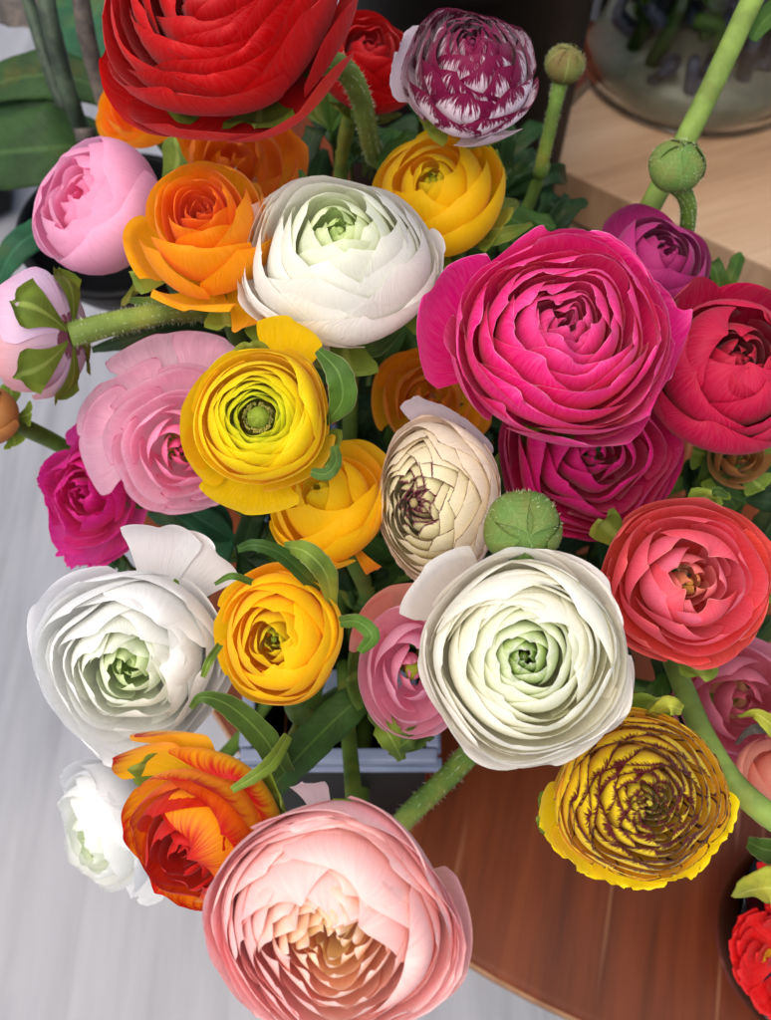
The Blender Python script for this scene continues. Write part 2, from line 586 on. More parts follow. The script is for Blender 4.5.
class Flower:
    def __init__(s, label, px, py, d, Rpx, tilt, tab, mat, n=45, W=(66, 56), drop=.34, p=2.6, sx=1, sy=1, spiral=.03, wob=.04,
                 frill=0.0, seed=1, hb=.62, name='ranunculus', cat='flower', res=(9, 16), gamma=1.2, roll=.012, lift=.022,
                 group=None, rjit=.012, rmax=None, tmin=0.0, ufr=.0, kz=.26, rr=.10, asym=.13):
        s.rng = random.Random(seed * 13 + 5)
        s.seed, s.label = seed, label
        s.c = at(px, py, d)
        s.R = Rpx * d / FPX
        ax = (RIGHT * tilt[0] + UP * tilt[1] - FWD * (tilt[2] if len(tilt) > 2 else 1.0)).normalized()
        X = RIGHT - ax * RIGHT.dot(ax)
        X.normalize()
        s.ax, s.X, s.Y = ax, X, ax.cross(X)
        s.sx, s.sy = sx, sy
        s.tab = np.array(TAB[tab] if isinstance(tab, str) else tab, dtype=float)
        s.mat, s.hb, s.spiral, s.wob, s.frill, s.drop, s.p = mat, hb, spiral, wob * 1.5, frill, drop, p
        s.roll, s.lift, s.rjit, s.ufr, s.kz, s.rr = roll, lift, rjit, ufr, kz, rr
        s.w1, s.w2, s.w3 = Wob(seed), Wob(seed + 77), Wob(seed + 133, 7, 9)
        base = s.c - ax * (hb * s.R)
        foot = Vector((PAIL.x + (s.c.x - PAIL.x) * .18, PAIL.y + (s.c.y - PAIL.y) * .18, .02))
        s.base, s.foot = base, foot
        s.root = thing(name, foot, label, cat, group)
        phi = s.rng.uniform(0, 6.28)
        s.asym, s.asa = asym, random.Random(seed + 999).uniform(0, 6.28)
        n = int(n * (.72 if n > 20 else 1))
        for i in range(n):
            t = tmin + (1 - tmin) * (i / max(n - 1, 1)) ** gamma
            phi += math.radians(137.5) + s.rng.uniform(-.25, .25)
            Wd = np.interp(t, np.linspace(0, 1, len(W)), W)
            s.petal(t, phi, math.radians(Wd) * s.rng.uniform(.9, 1.12), res=res)
        FLOWERS.append(s)

    def world(s, x, y, z):
        o = np.array(s.c)[None, :] + s.R * (np.outer(x * s.sx, np.array(s.X)) + np.outer(y * s.sy, np.array(s.Y)) + np.outer(z, np.array(s.ax)))
        return o

    def petal(s, t, phi, W, rim=None, res=(9, 16), drop=None, p=None, frill=None, mat=None, label=None, umin=None, name='petal',
              wide=.42, curl=0.0, notch=0.0, pt=None, wave=0.0, spiral=None, point=0.0, hood=False, q=.55):
        """one petal: part of a surface of revolution with its own rim, rounded margin, ruffles and roll.
        rim = (r, z, bulge) replaces the table's values"""
        nu, nv = res
        rng = s.rng
        drop = s.drop * rng.uniform(.75, 1.25) if drop is None else drop
        p = p or s.p
        frill = s.frill if frill is None else frill
        u0 = umin if umin is not None else (.42 if t < .45 and rim is None else .12)
        ug = u0 + (1 - u0) * np.linspace(0, 1, nu + 1) ** .85
        vg = np.linspace(-1, 1, nv + 1)
        U, V = np.meshgrid(ug, vg, indexing='ij')
        UU = U * (1 - drop * np.abs(V) ** p)
        tw = np.clip(t + (s.spiral if spiral is None else spiral) * V, 0, 1)
        T = s.tab
        if rim is None:
            rt, zt, b = (np.interp(tw, T[:, 0], T[:, k]) for k in (1, 2, 3))
            j = rng.uniform(-s.rjit, s.rjit)
            zt = zt + j
            q = 1 + rng.uniform(-s.rr, s.rr) * (1 - t * .5)
            rt, b = rt * q, b + rt * (1 - q) * .7
        else:
            rt, zt, b = (np.full_like(U, q) for q in rim)
            rt = rt + .03 * V
        wfac = wide + (1 - wide) * np.clip(UU / .55, 0, 1) ** .8
        taper = 1 - point * np.clip((UU - .5) / .5, 0, 1) ** 1.5
        taper = taper * np.sqrt(np.clip(1 - q * np.clip((UU - u0) / (1 - u0), 0, 1) ** 8, .02, 1))
        PHI = phi + V * W * wfac * taper
        rb = rt + b
        zb = zt - (zt + s.hb) * s.kz
        z1, r1 = -s.hb * (.95 + .03 * t), rb * .95
        if hood:
            zb, z1, r1 = zt + .08, -s.hb * .4 + 0 * zt, rb * 1.12
            rb = rb * 1.06
        elif rim is None:                          # the petal lies against the shell its neighbours' rims form
            zl = np.interp(rb, T[:, 1], T[:, 2]) + .03
            zb = np.where(zl > zb, zl, zb * .5 + zl * .5)
            z1, r1 = -s.hb * .62 + .0 * t, rb * 1.04
        P0 = (.07 + .05 * t, -s.hb); P1 = (r1, z1); P2 = (rb, zb)
        a = 1 - UU
        rt = rt * (1 + s.asym * np.sin(PHI - s.asa) * 4 * t * (1 - t))
        r = a ** 3 * P0[0] + 3 * a * a * UU * P1[0] + 3 * a * UU * UU * P2[0] + UU ** 3 * rt
        z = a ** 3 * P0[1] + 3 * a * a * UU * P1[1] + 3 * a * UU * UU * P2[1] + UU ** 3 * zt
        # common lumps, then this petal's own ruffle near its margin
        r = r * (1 + s.wob * s.w1(PHI, t * 2) * UU)
        z = z + s.wob * 1.1 * s.w2(PHI, t * 2) * UU ** 2
        own = rng.uniform(0, 6.28)
        k = np.clip((UU - .55) / .45, 0, 1) ** 2
        r = r + s.lift * k * np.sin(V * 3.1 + own) * (.4 + .6 * t)
        z = z + s.lift * k * np.sin(V * 4.7 + own * 1.7) * (.4 + .6 * t)
        if wave:
            z = z + wave * k * np.sin(V * 7.3 + own); r = r + wave * .6 * k * np.cos(V * 5.9 + own)
        edge = np.clip((U - .8) / .2, 0, 1)
        if frill:
            fr = (np.sin(V * W * 21 + own) + .7 * np.sin(V * W * 37 + own * 2) + .6 * np.sin(V * W * 63 + own * 3)) / 2
            r = r + frill * fr * edge ** 2 * .6
            z = z + frill * fr * edge ** 2 * np.where(b > -.02, 1.0, .4)
        if notch:
            q = np.exp(-(V / .16) ** 2) * edge
            r = r - notch * q * (rt > .6); z = z - notch * q * .6
        # margin rolls outwards
        ro = (s.roll + curl) * edge ** 2
        r = r + ro * (.5 + .5 * t); z = z - ro * .35
        thick = 0
        x, y = r * np.cos(PHI), r * np.sin(PHI)
        P = s.world(x.ravel(), y.ravel(), z.ravel())
        E = np.maximum((U - u0) / (1 - u0), np.abs(V) ** 2.2 * .995)
        rv = rng.random()
        n_ = P.shape[0]
        o = mesh_obj(name, P, grid_faces(nu, nv), mat or s.mat, s.root, attrs=dict(
            pu=UU.ravel(), pv=(V * W).ravel(), pe=E.ravel(), pt=np.full(n_, t if pt is None else pt), pr=np.full(n_, rv)))
        if label: o['label'] = label
        return o

    def extra(s, ang, r, W=40, z=.2, b=0.0, label=None, **k):
        """a single outer petal at a picture angle (degrees, counter-clockwise from the right)"""
        k.setdefault('res', (14, 26))
        k.setdefault('drop', .26)
        k.setdefault('p', 2.2)
        k.setdefault('point', .10)
        k.setdefault('q', .93)
        k.setdefault('wide', .55)
        return s.petal(1.0, math.radians(ang), math.radians(W), rim=(r, z, b), label=label, **k)

    def hood(s, ang, r, z, b, W=55, **k):
        """a broad petal folding in over the heart from one side"""
        k.setdefault('res', (14, 26)); k.setdefault('drop', .24); k.setdefault('point', .1); k.setdefault('q', .85)
        return s.petal(.97, math.radians(ang), math.radians(W), rim=(r, z, b), pt=k.pop('pt', .75), hood=True, **k)

    def heart(s, r=.1, z=.5, mat=None, name='flower_centre', squash=.8, bumps=.12):
        """small closed heart of the flower"""
        nu, nv = 10, 18
        th = np.linspace(.001, PI * .62, nu + 1)
        ph = np.linspace(0, 2 * PI, nv, endpoint=False)
        TH, PH = np.meshgrid(th, ph, indexing='ij')
        rr = r * (1 + bumps * np.sin(PH * 5 + TH * 6) * np.sin(TH * 2))
        P = s.world((rr * np.sin(TH) * np.cos(PH)).ravel(), (rr * np.sin(TH) * np.sin(PH)).ravel(), (z + rr * squash * (np.cos(TH) - .5)).ravel())
        n_ = P.shape[0]
        return mesh_obj(name, P, grid_faces(nu, nv, True), mat or s.mat, s.root, attrs=dict(
            pu=(1 - TH / 3).ravel(), pv=np.sin(PH).ravel(), pe=np.zeros(n_), pt=np.zeros(n_), pr=np.full(n_, .5)))

    def stamens(s, r0, r1, z, n, mat, ln=.12):
        mb = MB()
        for i in range(n):
            a = s.rng.uniform(0, 6.28); rr = s.rng.uniform(r0, r1)
            l = ln * s.rng.uniform(.7, 1.2)
            p0 = Vector((rr * math.cos(a), rr * math.sin(a), z - l))
            p1 = Vector((rr * .93 * math.cos(a), rr * .93 * math.sin(a), z + l * .3 * s.rng.uniform(0, 1)))
            w = [Vector(s.world(np.array([q.x]), np.array([q.y]), np.array([q.z]))[0]) for q in (p0, (p0 + p1) / 2, p1)]
            R = s.R
            mb.add(*tube(w, [R * .008, R * .008, R * .02], 4, 5))
        o = mb.build('stamen_ring', mat, s.root)
        o['kind'] = 'stuff'
        return o

    def sepals(s, n=5, L=.75, W=26, out=.25, z=-.2, mat=None, a0=None, name='sepal'):
        a0 = s.rng.uniform(0, 6.28) if a0 is None else math.radians(a0)
        for i in range(n):
            s.petal(.9, a0 + i * 2 * PI / n, math.radians(W), rim=(L, z - out * .5, out * .2), mat=mat or M['sepal'], name=name, res=(12, 10), drop=.35,
                    p=1.7, curl=.05, frill=0, umin=.02, q=.98, point=.35, wave=.04)

    def stem(s, via=None, rad=.0032, mat=None, foot=None, hair=False):
        b = s.base + s.ax * (.06 * s.R)
        e = foot or s.foot
        if via is None:
            q = b - s.ax * .035 + Vector((0, 0, -.012))
            mo = MOUTH + Vector(((b.x - MOUTH.x) * .2, (b.y - MOUTH.y) * .3, 0))
            via = [q, (q * .45 + mo * .55) + Vector((0, 0, -.01)), mo]
        v, f = tube([b] + list(via) + [e], [rad * 1.15, rad, rad, rad * 1.1], 30, 10)
        o = attr_mesh(v, f, 'stem', mat or M['stem'], s.root)
        if hair: hairs(v, s.root, rad, s.seed)
        return o


def hairs(v, parent, rad, seed=1, n=500, m=10, top=.6):
    """short pale hairs standing on a stem"""
    r = random.Random(seed)
    rings = len(v) // m
    mb = MB()
    for i in range(n):
        k = r.randint(0, int((rings - 2) * top)); j = r.randint(0, m - 1)
        ring = v[k * m:(k + 1) * m]
        c = sum(ring, Vector()) / m
        a, b = v[k * m + j], v[(k + 1) * m + j]
        p0 = a.lerp(b, r.random())
        d = (a - c).normalized()
        t = (b - a).normalized()
        l = rad * r.uniform(.15, .5)
        s1 = t * (rad * .02); s2 = d.cross(t) * (rad * .02)
        mb.add([p0 + s1, p0 - s1 * .5 + s2, p0 - s1 * .5 - s2, p0 + d * l + t * l * r.uniform(-.5, .5) + s2 * r.uniform(-8, 8)], [(0, 1, 3), (1, 2, 3), (2, 0, 3)])
    mb.build('fuzz', M['fuzz'], parent)['kind'] = 'stuff'


def attr_mesh(v, f, name, mat, parent, pv=None, pu=None):
    n = len(v)
    return mesh_obj(name, v, f, mat, parent, attrs=dict(pu=pu if pu is not None else np.full(n, .013), pv=pv if pv is not None else np.full(n, .5)))


def blade(name, path, widths, mat, parent=None, nrm=None, fold=.25, curl=0.0, nv=10, n=22, wav=.08, seed=1, twist=(0, 0), thick=.0004):
    """a leaf: centre line through 3-D points, half-widths along it, folded at the midrib; a real, thin solid"""
    C = catmull(path, n)
    rng = random.Random(seed)
    ws = np.interp(np.linspace(0, 1, n + 1), np.linspace(0, 1, len(widths)), widths)
    ws = np.convolve(np.pad(ws, 1, mode='edge'), [.25, .5, .25], 'valid')
    nrm = (nrm or -FWD).normalized()
    top, pu, pv = [], [], []
    ph = rng.uniform(0, 6)
    NR = []
    for i, c in enumerate(C):
        t = (C[min(i + 1, n)] - C[max(i - 1, 0)]).normalized()
        sd_ = t.cross(nrm)
        sd_ = sd_.normalized() if sd_.length > 1e-5 else t.orthogonal().normalized()
        nn = sd_.cross(t).normalized()
        a = math.radians(twist[0] + (twist[1] - twist[0]) * i / n)
        sd_, nn = sd_ * math.cos(a) + nn * math.sin(a), nn * math.cos(a) - sd_ * math.sin(a)
        for j in range(nv + 1):
            v = -1 + 2 * j / nv
            w_ = ws[i] * (1 + .03 * math.sin(i * 1.9 + ph * 2 + (1.3 if v > 0 else 0)) + .02 * math.sin(i * 3.7 + ph))
            off = abs(v) * fold * w_ - curl * v * v * w_ * 1.0 + wav * w_ * math.sin(i * .9 + ph + (2 if v > 0 else 0)) * abs(v) ** 2
            top.append(c + sd_ * (v * w_ * (1 - .25 * fold * abs(v))) + nn * off)
            NR.append(nn)
            pu.append(i / n); pv.append(v)
    k = len(top)
    V_ = top + [p_ - q_ * thick for p_, q_ in zip(top, NR)]
    f = grid_faces(n, nv)
    f2 = [tuple(reversed([x + k for x in q])) for q in f]
    side = []
    m = nv + 1
    for i in range(n):
        side.append((i * m, (i + 1) * m, (i + 1) * m + k, i * m + k))
        side.append((i * m + nv, i * m + nv + k, (i + 1) * m + nv + k, (i + 1) * m + nv))
    return mesh_obj(name, V_, f + f2 + side, mat, parent, attrs=dict(pu=pu + pu, pv=pv + pv))


def bud(label, px, py, d, Rpx, tilt, mat, path, rad=.003, seed=1, fuzz=True, smat=None, name='flower_bud', W=46, sx=1, sy=1):
    """closed bud: a green ball wrapped in five sepals on a hairy stem"""
    F = Flower(label, px, py, d, Rpx, tilt, [(0, .05, .72, .7), (1, .05, .78, .74)], mat, n=0, seed=seed, hb=.78, name=name, cat='flower bud', sx=sx, sy=sy)
    nu, nv = 20, 30
    th = np.linspace(.001, PI - .001, nu + 1); ph = np.linspace(0, 2 * PI, nv, endpoint=False)
    TH, PH = np.meshgrid(th, ph, indexing='ij')
    rr = .9
    P = F.world((rr * np.sin(TH) * np.cos(PH)).ravel(), (rr * np.sin(TH) * np.sin(PH)).ravel(), (rr * .84 * np.cos(TH)).ravel())
    mesh_obj('bud_body', P, grid_faces(nu, nv, True), mat, F.root, attrs=dict(pu=(TH / PI).ravel(), pv=np.sin(PH * 2.5).ravel() * .8))
    rnd = random.Random(seed)
    for i in range(5):
        F_ph = 2 * PI * i / 5 + .3 * seed
        # sepal lies on the ball
        w_ = math.radians(W)
        U = np.linspace(0, 1, 16); V = np.linspace(-1, 1, 13)
        UU, VV = np.meshgrid(U, V, indexing='ij')
        th_ = PI - UU * PI * (1 - .04 * i) * (1 - .16 * np.abs(VV) ** 2)
        prof = np.sin(np.clip(UU, 0, 1) * PI * .5 + .25) * (1 - .35 * UU ** 3)
        pp = F_ph + VV * w_ * prof
        r_ = .935 + .022 * (i % 3) + .025 * (1 - VV ** 2) + .016 * np.sin(pp * 4 + UU * 7 + i) + .05 * UU ** 8
        P = F.world((r_ * np.sin(th_) * np.cos(pp)).ravel(), (r_ * np.sin(th_) * np.sin(pp)).ravel(), (r_ * .84 * np.cos(th_)).ravel())
        mesh_obj('sepal', P, grid_faces(15, 12), smat or mat, F.root, attrs=dict(pu=UU.ravel(), pv=VV.ravel()))
    if fuzz:
        mb = MB()
        for i in range(420):
            zz = rnd.uniform(-.9, 1); a = rnd.uniform(0, 6.28); q = math.sqrt(1 - zz * zz)
            dv = F.X * (q * math.cos(a)) + F.Y * (q * math.sin(a)) + F.ax * zz
            p0 = F.c + (F.X * (q * math.cos(a) * sx) + F.Y * (q * math.sin(a) * sy) + F.ax * (zz * .84)) * (F.R * .95)
            l = F.R * rnd.uniform(.05, .13)
            tv = dv.orthogonal().normalized() * (F.R * .006)
            p1 = p0 + dv * l + Vector((rnd.uniform(-1, 1), rnd.uniform(-1, 1), rnd.uniform(-1, 1))) * l * .3
            sv = dv.cross(tv)
            mb.add([p0 + tv, p0 - tv * .5 + sv * .87, p0 - tv * .5 - sv * .87, p1], [(0, 1, 3), (1, 2, 3), (2, 0, 3)])
        mb.build('fuzz', M['fuzz'], F.root)['kind'] = 'stuff'
    v, f = tube([F.c - F.ax * (.7 * F.R)] + list(path), [rad * 1.1, rad, rad, rad * 1.15], 34, 12)
    attr_mesh(v, f, 'stem', M['stem'], F.root)
    hairs(v, F.root, rad, seed, m=12, top=.5)
    return F

# ------------------------------------------------------------ tub, block, vase and the dark corner behind
M['black'] = simple_mat('black_plastic', (10, 13, 12), (17, 20, 18), 60, .6, spec=.2)
M['blue_grey'] = simple_mat('blue_grey_plastic', (112, 124, 150), (136, 146, 168), 30, .3)
M['pine'] = wood_mat('pale_pine', (158, 126, 96), (118, 86, 60), (182, 154, 126), rot=1.2, scale=.6, coat=.05, rough=.5)
M['glass'] = glass_mat('clear_glass', (226, 230, 226), .04)
M['purple_glass'] = glass_mat('purple_glass', (190, 120, 172), .05)

# flower tub (open box with a double lip and a pale divider)
RZ = .12
a, b = on_z(250, 756, RZ), on_z(428, 752, RZ)
x0, x1, y0 = a.x, b.x, b.y
y1 = y0 + .17
tub = thing('flower_tub', ((x0 + x1) / 2, (y0 + y1) / 2, 0), 'rectangular black tub with blue-grey rim holding the stems, on the brown table', 'tub')
cx_, cy_ = (x0 + x1) / 2, (y0 + y1) / 2
mb = MB()
wt = .003
mb.add(*box((cx_, y0, RZ / 2 + .002), (x1 - x0, wt, RZ - .008)))
mb.add(*box((cx_, y1, RZ / 2 + .002), (x1 - x0, wt, RZ - .008)))
mb.add(*box((x0 + wt / 2, cy_, RZ / 2 + .0021), (wt, y1 - y0 - wt * 1.1, RZ - .0082)))
mb.add(*box((x1 - wt / 2, cy_, RZ / 2 + .0021), (wt, y1 - y0 - wt * 1.1, RZ - .0082)))
mb.add(*box((cx_, cy_, .004), (x1 - x0 - wt * 2.2, y1 - y0 - wt * 2.2, .004)))
mb.build('tub_wall', M['black'], tub, False)
mb = MB()
for dz, o_, h in ((0, .004, .006), (-.009, .0065, .005)):
    mb.add(*box((cx_, y0 - o_ / 2, RZ + dz), (x1 - x0 + 2 * o_, .006, h), bev=.0012))
    mb.add(*box((cx_, y1 + o_ / 2, RZ + dz), (x1 - x0 + 2 * o_, .006, h), bev=.0012))
    mb.add(*box((x0 - o_ / 2, cy_, RZ + dz + .0003), (.006, y1 - y0 - .003, h), bev=.0012))
    mb.add(*box((x1 + o_ / 2, cy_, RZ + dz + .0003), (.006, y1 - y0 - .003, h), bev=.0012))
mb.build('rim', M['blue_grey'], tub, False)
dv = on_z(350, 682, RZ - .012)
mb = MB()
mb.add(*box((cx_, dv.y, RZ - .016), (x1 - x0 - .008, .012, .012), bev=.002))
mb.build('divider', M['blue_grey'], tub, False)
PAIL = Vector((cx_, cy_, 0))
MOUTH = Vector((cx_, cy_, RZ + .01))

# pale pine block and the sacking it stands on
BZ = .05
c0, c1, c2 = on_z(527, 153, BZ), on_z(771, 268, BZ), on_z(601, 75, BZ)
dx = (c1 - c0).normalized()
dy = (c2 - c0)
dy = (dy - dx * dy.dot(dx)).normalized()
ang = math.atan2(dx.y, dx.x)
L1, L2, H = .42, .30, .042
cc = c0 + dx * L1 / 2 + dy * L2 / 2
blk = thing('wooden_block', (cc.x, cc.y, BZ - H), 'thick pale pine block under the glass vase', 'block')
mb = MB()
mb.add(*box((cc.x, cc.y, BZ - H / 2), (L1, L2, H), ang, .0022))
mb.build('plank', M['pine'], blk, False)


def burlap():
    m, t, nd, ln = new_mat('jute_sacking')
    co = objco(t)
    mp = N(t, 'ShaderNodeMapping')
    mp.inputs['Rotation'].default_value = (0, 0, ang)
    ln.new(co, mp.inputs[0])
    w1 = N(t, 'ShaderNodeTexWave', bands_direction='X'); w2 = N(t, 'ShaderNodeTexWave', bands_direction='Y')
    for w_ in (w1, w2):
        w_.inputs['Scale'].default_value = 150
        w_.inputs['Distortion'].default_value = 1.5
        w_.inputs['Detail Scale'].default_value = 2
        ln.new(mp.outputs[0], w_.inputs[0])
    k = math_(t, 'MULTIPLY', w1.outputs['Fac'], w2.outputs['Fac'])
    c = mix_(t, sm(t, k, .1, .7), lin((92, 72, 48)), lin((176, 150, 112)))
    p = N(t, 'ShaderNodeBsdfPrincipled')
    ln.new(c, p.inputs['Base Color'])
    p.inputs['Roughness'].default_value = .9
    b_ = N(t, 'ShaderNodeBump'); b_.inputs['Distance'].default_value = .001
    ln.new(k, b_.inputs['Height']); ln.new(b_.outputs[0], p.inputs['Normal'])
    o = N(t, 'ShaderNodeOutputMaterial'); ln.new(p.outputs[0], o.inputs[0])
    return m


n_ = 40
vs, rr = [], random.Random(4)
for i in range(n_ + 1):
    for j in range(n_ + 1):
        q = c0 - dx * .03 - dy * .07 + dx * (.50 * i / n_) + dy * (.42 * j / n_)
        u_, v_ = i / n_, j / n_
        under = 1 if (.03 < .50 * u_ < .45 and .07 < .42 * v_ < .37) else 0
        vs.append((q.x, q.y, .006 + (0 if under else .0015 * math.sin(i * 1.3) * math.cos(j * .9)) - .002 * under))
jute = mesh_obj('burlap_cloth', vs, grid_faces(n_, n_), burlap())
tag(jute, 'coarse jute sacking spread under the pale wooden block', 'cloth')
# what the block and cloth stand on: a dark display shelf level with the table
sh = thing('display_shelf', (cc.x, cc.y, floor_z), 'dark shelf beneath the sacking and the pine block', 'shelf')
mb = MB()
q = c0 - dx * .03 - dy * .07
ctr = q + dx * .26 + dy * .22
mb.add(*box((ctr.x, ctr.y, .0015 - .015), (.56, .46, .026), ang, .002))
mb.build('shelf_board', M['black'], sh, False)
for sx_ in (-1, 1):
    for sy_ in (-1, 1):
        g = ctr + dx * (.25 * sx_) + dy * (.2 * sy_)
        MB().add(*box((g.x, g.y, (floor_z - .0255) / 2), (.03, .03, -floor_z - .0255), ang)).build('leg', M['black'], sh, False)

# glass vase on the block
vc = on_z(694, 62, BZ)
VR = .094
vase = thing('glass_vase', (vc.x, vc.y, BZ + .0005), 'wide clear glass vase of murky water and stems on the pale wooden block', 'vase')
prof = [(.0001, .0005), (VR - .012, .0005), (VR - .003, .002), (VR, .005), (VR, .03), (VR - .001, .22), (VR - .003, .222), (VR - .005, .22), (VR - .004, .03), (VR - .0045, .008), (VR - .010, .0036), (.0001, .0035)]
v, f = lathe(prof, (vc.x, vc.y, BZ), 96)
mesh_obj('glass_body', v, f, M['glass'], vase)
M['water'] = simple_mat('murky_water', (196, 192, 168), (150, 152, 132), 26, .2, bump=.1)
M['roots'] = simple_mat('dark_wet_stems', (30, 34, 48), (92, 98, 120), 60, .4, lohi=(.4, .6))
_b = [n for n in M['water'].node_tree.nodes if n.type == 'BSDF_PRINCIPLED'][0]
_b.inputs['Transmission Weight'].default_value = .3
v, f = lathe([(.0001, .0040), (VR - .0105, .0042), (VR - .0054, .0088), (VR - .0048, .020), (VR - .0050, .030), (.0001, .0305)], (vc.x, vc.y, BZ), 72)
mesh_obj('water', v, f, M['water'], vase)
for k in range(16):
    r_ = random.Random(k)
    a0_ = r_.uniform(0, 6.28); q0 = Vector((vc.x + .066 * math.cos(a0_), vc.y + .066 * math.sin(a0_), BZ + .027))
    q1 = Vector((vc.x + r_.uniform(-.06, .06), vc.y + r_.uniform(-.06, .06), BZ + .27))
    v, f = tube([q0, (q0 + q1) / 2 + Vector((r_.uniform(-.01, .01), r_.uniform(-.01, .01), 0)), q1], .0045 + .002 * r_.random(), 14, 8)
    attr_mesh(v, f, 'cut_stem', M['stem_dark'] if k % 3 else M['roots'], vase)
mb, mb2 = MB(), MB()
r_ = random.Random(9)
for k in range(150):
    a0_, rr_ = r_.uniform(0, 6.28), .084 * math.sqrt(r_.random())
    p_ = Vector((vc.x + rr_ * math.cos(a0_), vc.y + rr_ * math.sin(a0_), BZ + .035 + r_.uniform(0, .13)))
    pts = [p_ + Vector((r_.uniform(-.02, .02), r_.uniform(-.02, .02), r_.uniform(-.015, .02))) * 1.0 for _ in range(3)]
    pts = [Vector((vc.x, vc.y, q.z)) + (Vector((q.x - vc.x, q.y - vc.y, 0)) if math.hypot(q.x - vc.x, q.y - vc.y) < .08 else Vector((q.x - vc.x, q.y - vc.y, 0)).normalized() * .08) for q in pts]
    (mb if k % 3 else mb2).add(*tube(pts, .0045, 6, 6))
mb.build('submerged_leaves', M['roots'], vase)['kind'] = 'stuff'
mb2.build('green_cuttings', M['stem_dark'], vase)['kind'] = 'stuff'

# tall black bucket behind
bc = at(462, 60, .66)
bk = thing('black_bucket', (bc.x, bc.y, floor_z), 'tall black flower bucket standing in the dark behind the purple striped flower', 'bucket')
R_ = .080
v, f = lathe([(.0001, .004), (R_ * .8, .004), (R_ * .82, .01), (R_, .84), (R_ + .004, .842), (R_ + .005, .86), (R_, .864), (R_ - .004, .86), (R_ * .8, .02), (.0001, .015)], (bc.x, bc.y, floor_z), 64)
mesh_obj('bucket_wall', v, f, M['black'], bk)

# black planter at the left with its plant
pc = at(118, 222, .56)
pl = thing('black_planter', (pc.x, pc.y, floor_z), 'glossy black planter bowl on a pedestal behind the soft pink globe flower', 'planter')
PR = 98 / FPX * .56
h_ = pc.z - floor_z
M['gloss_black'] = simple_mat('glossy_black', (10, 10, 11), (20, 18, 18), 30, .5, spec=.15)
zz = h_ - .032
v, f = lathe([(.0001, zz), (PR * .7, zz), (PR * .93, zz + .02), (PR, h_ - .004), (PR + .002, h_), (PR - .001, h_ + .002), (PR - .004, h_), (PR * .9, zz + .022), (PR * .6, zz + .006), (.0001, zz + .005)], (pc.x, pc.y, floor_z), 64)
mesh_obj('bowl_wall', v, f, M['gloss_black'], pl)
v, f = lathe([(.0001, 0), (.06, 0), (.06, .006), (.009, .02), (.008, zz - .01), (.02, zz - .001), (.0001, zz)], (pc.x + .012, pc.y, floor_z), 32)
mesh_obj('pedestal', v, f, M['gloss_black'], pl)
pp = thing('potted_shrub', (pc.x, pc.y, pc.z - .045), 'shrub with dark canes and broad green leaves rising from the black planter', 'plant')
root = Vector((pc.x, pc.y, pc.z - .045))
for pts, rd, mt in (([(20, -30, .50), (34, 20, .51), (52, 76, .52), (80, 150, .54)], .0036, 'stem_black'),
                    ([(42, -30, .47), (52, 30, .48), (70, 96, .50), (88, 150, .53)], .0044, 'stem_black'),
                    ([(76, -30, .45), (84, 20, .46), (97, 76, .48), (114, 132, .50), (118, 160, .53)], .0043, 'stem_brown')):
    v, f = tube([at(*q) for q in pts] + [root], rd, 30, 10, .06)
    attr_mesh(v, f, 'cane', M[mt], pp)
v, f = tube([at(84, 128, .512), at(86, 142, .515)], [.0052, .0052], 4, 10, .1)
attr_mesh(v, f, 'node', M['stem_brown'], pp)


def lf(path, w, mat, parent, **k):
    sc_ = sum(q[2] for q in path) / len(path) / FPX
    return blade(k.pop('name', 'leaf'), [at(*q) for q in path], [x * sc_ for x in w], M[mat], parent, **k)


lf([(150, 120, .56), (90, 84, .55), (30, 76, .55), (-60, 100, .57)], [2, 18, 26, 24, 8], 'leaf_shrub', pp, curl=.2, seed=2)
lf([(130, 190, .54), (90, 150, .53), (30, 150, .52), (-70, 160, .55)], [3, 26, 42, 42, 20], 'leaf_shrub', pp, curl=.15, seed=3, wav=.1)
lf([(110, 160, .55), (60, 118, .55), (10, 120, .56), (-60, 140, .58)], [3, 14, 24, 22, 8], 'leaf_dark', pp, curl=.2, seed=4)
lf([(130, 120, .58), (98, 60, .58), (80, 10, .58), (74, -50, .6)], [3, 30, 40, 36, 10], 'leaf_blue', pp, curl=.1, seed=5)
lf([(100, 200, .50), (50, 226, .49), (14, 250, .48), (-10, 300, .50)], [2, 14, 18, 14, 2], 'leaf_blue', pp, curl=.3, seed=6)
lf([(60, 30, .62), (20, 5, .62), (-20, -20, .62)], [3, 30, 20], 'stem_brown', pp, seed=7)
# dark bag on the floor far left
bg_ = on_z(2, 206, floor_z)
v, f = box((bg_.x - .10, bg_.y, floor_z + .11), (.26, .16, .22), .3, .05)
tag(mesh_obj('floor_bag', v, f, M['black']), 'small black bag on the pale floor at the far left', 'bag')

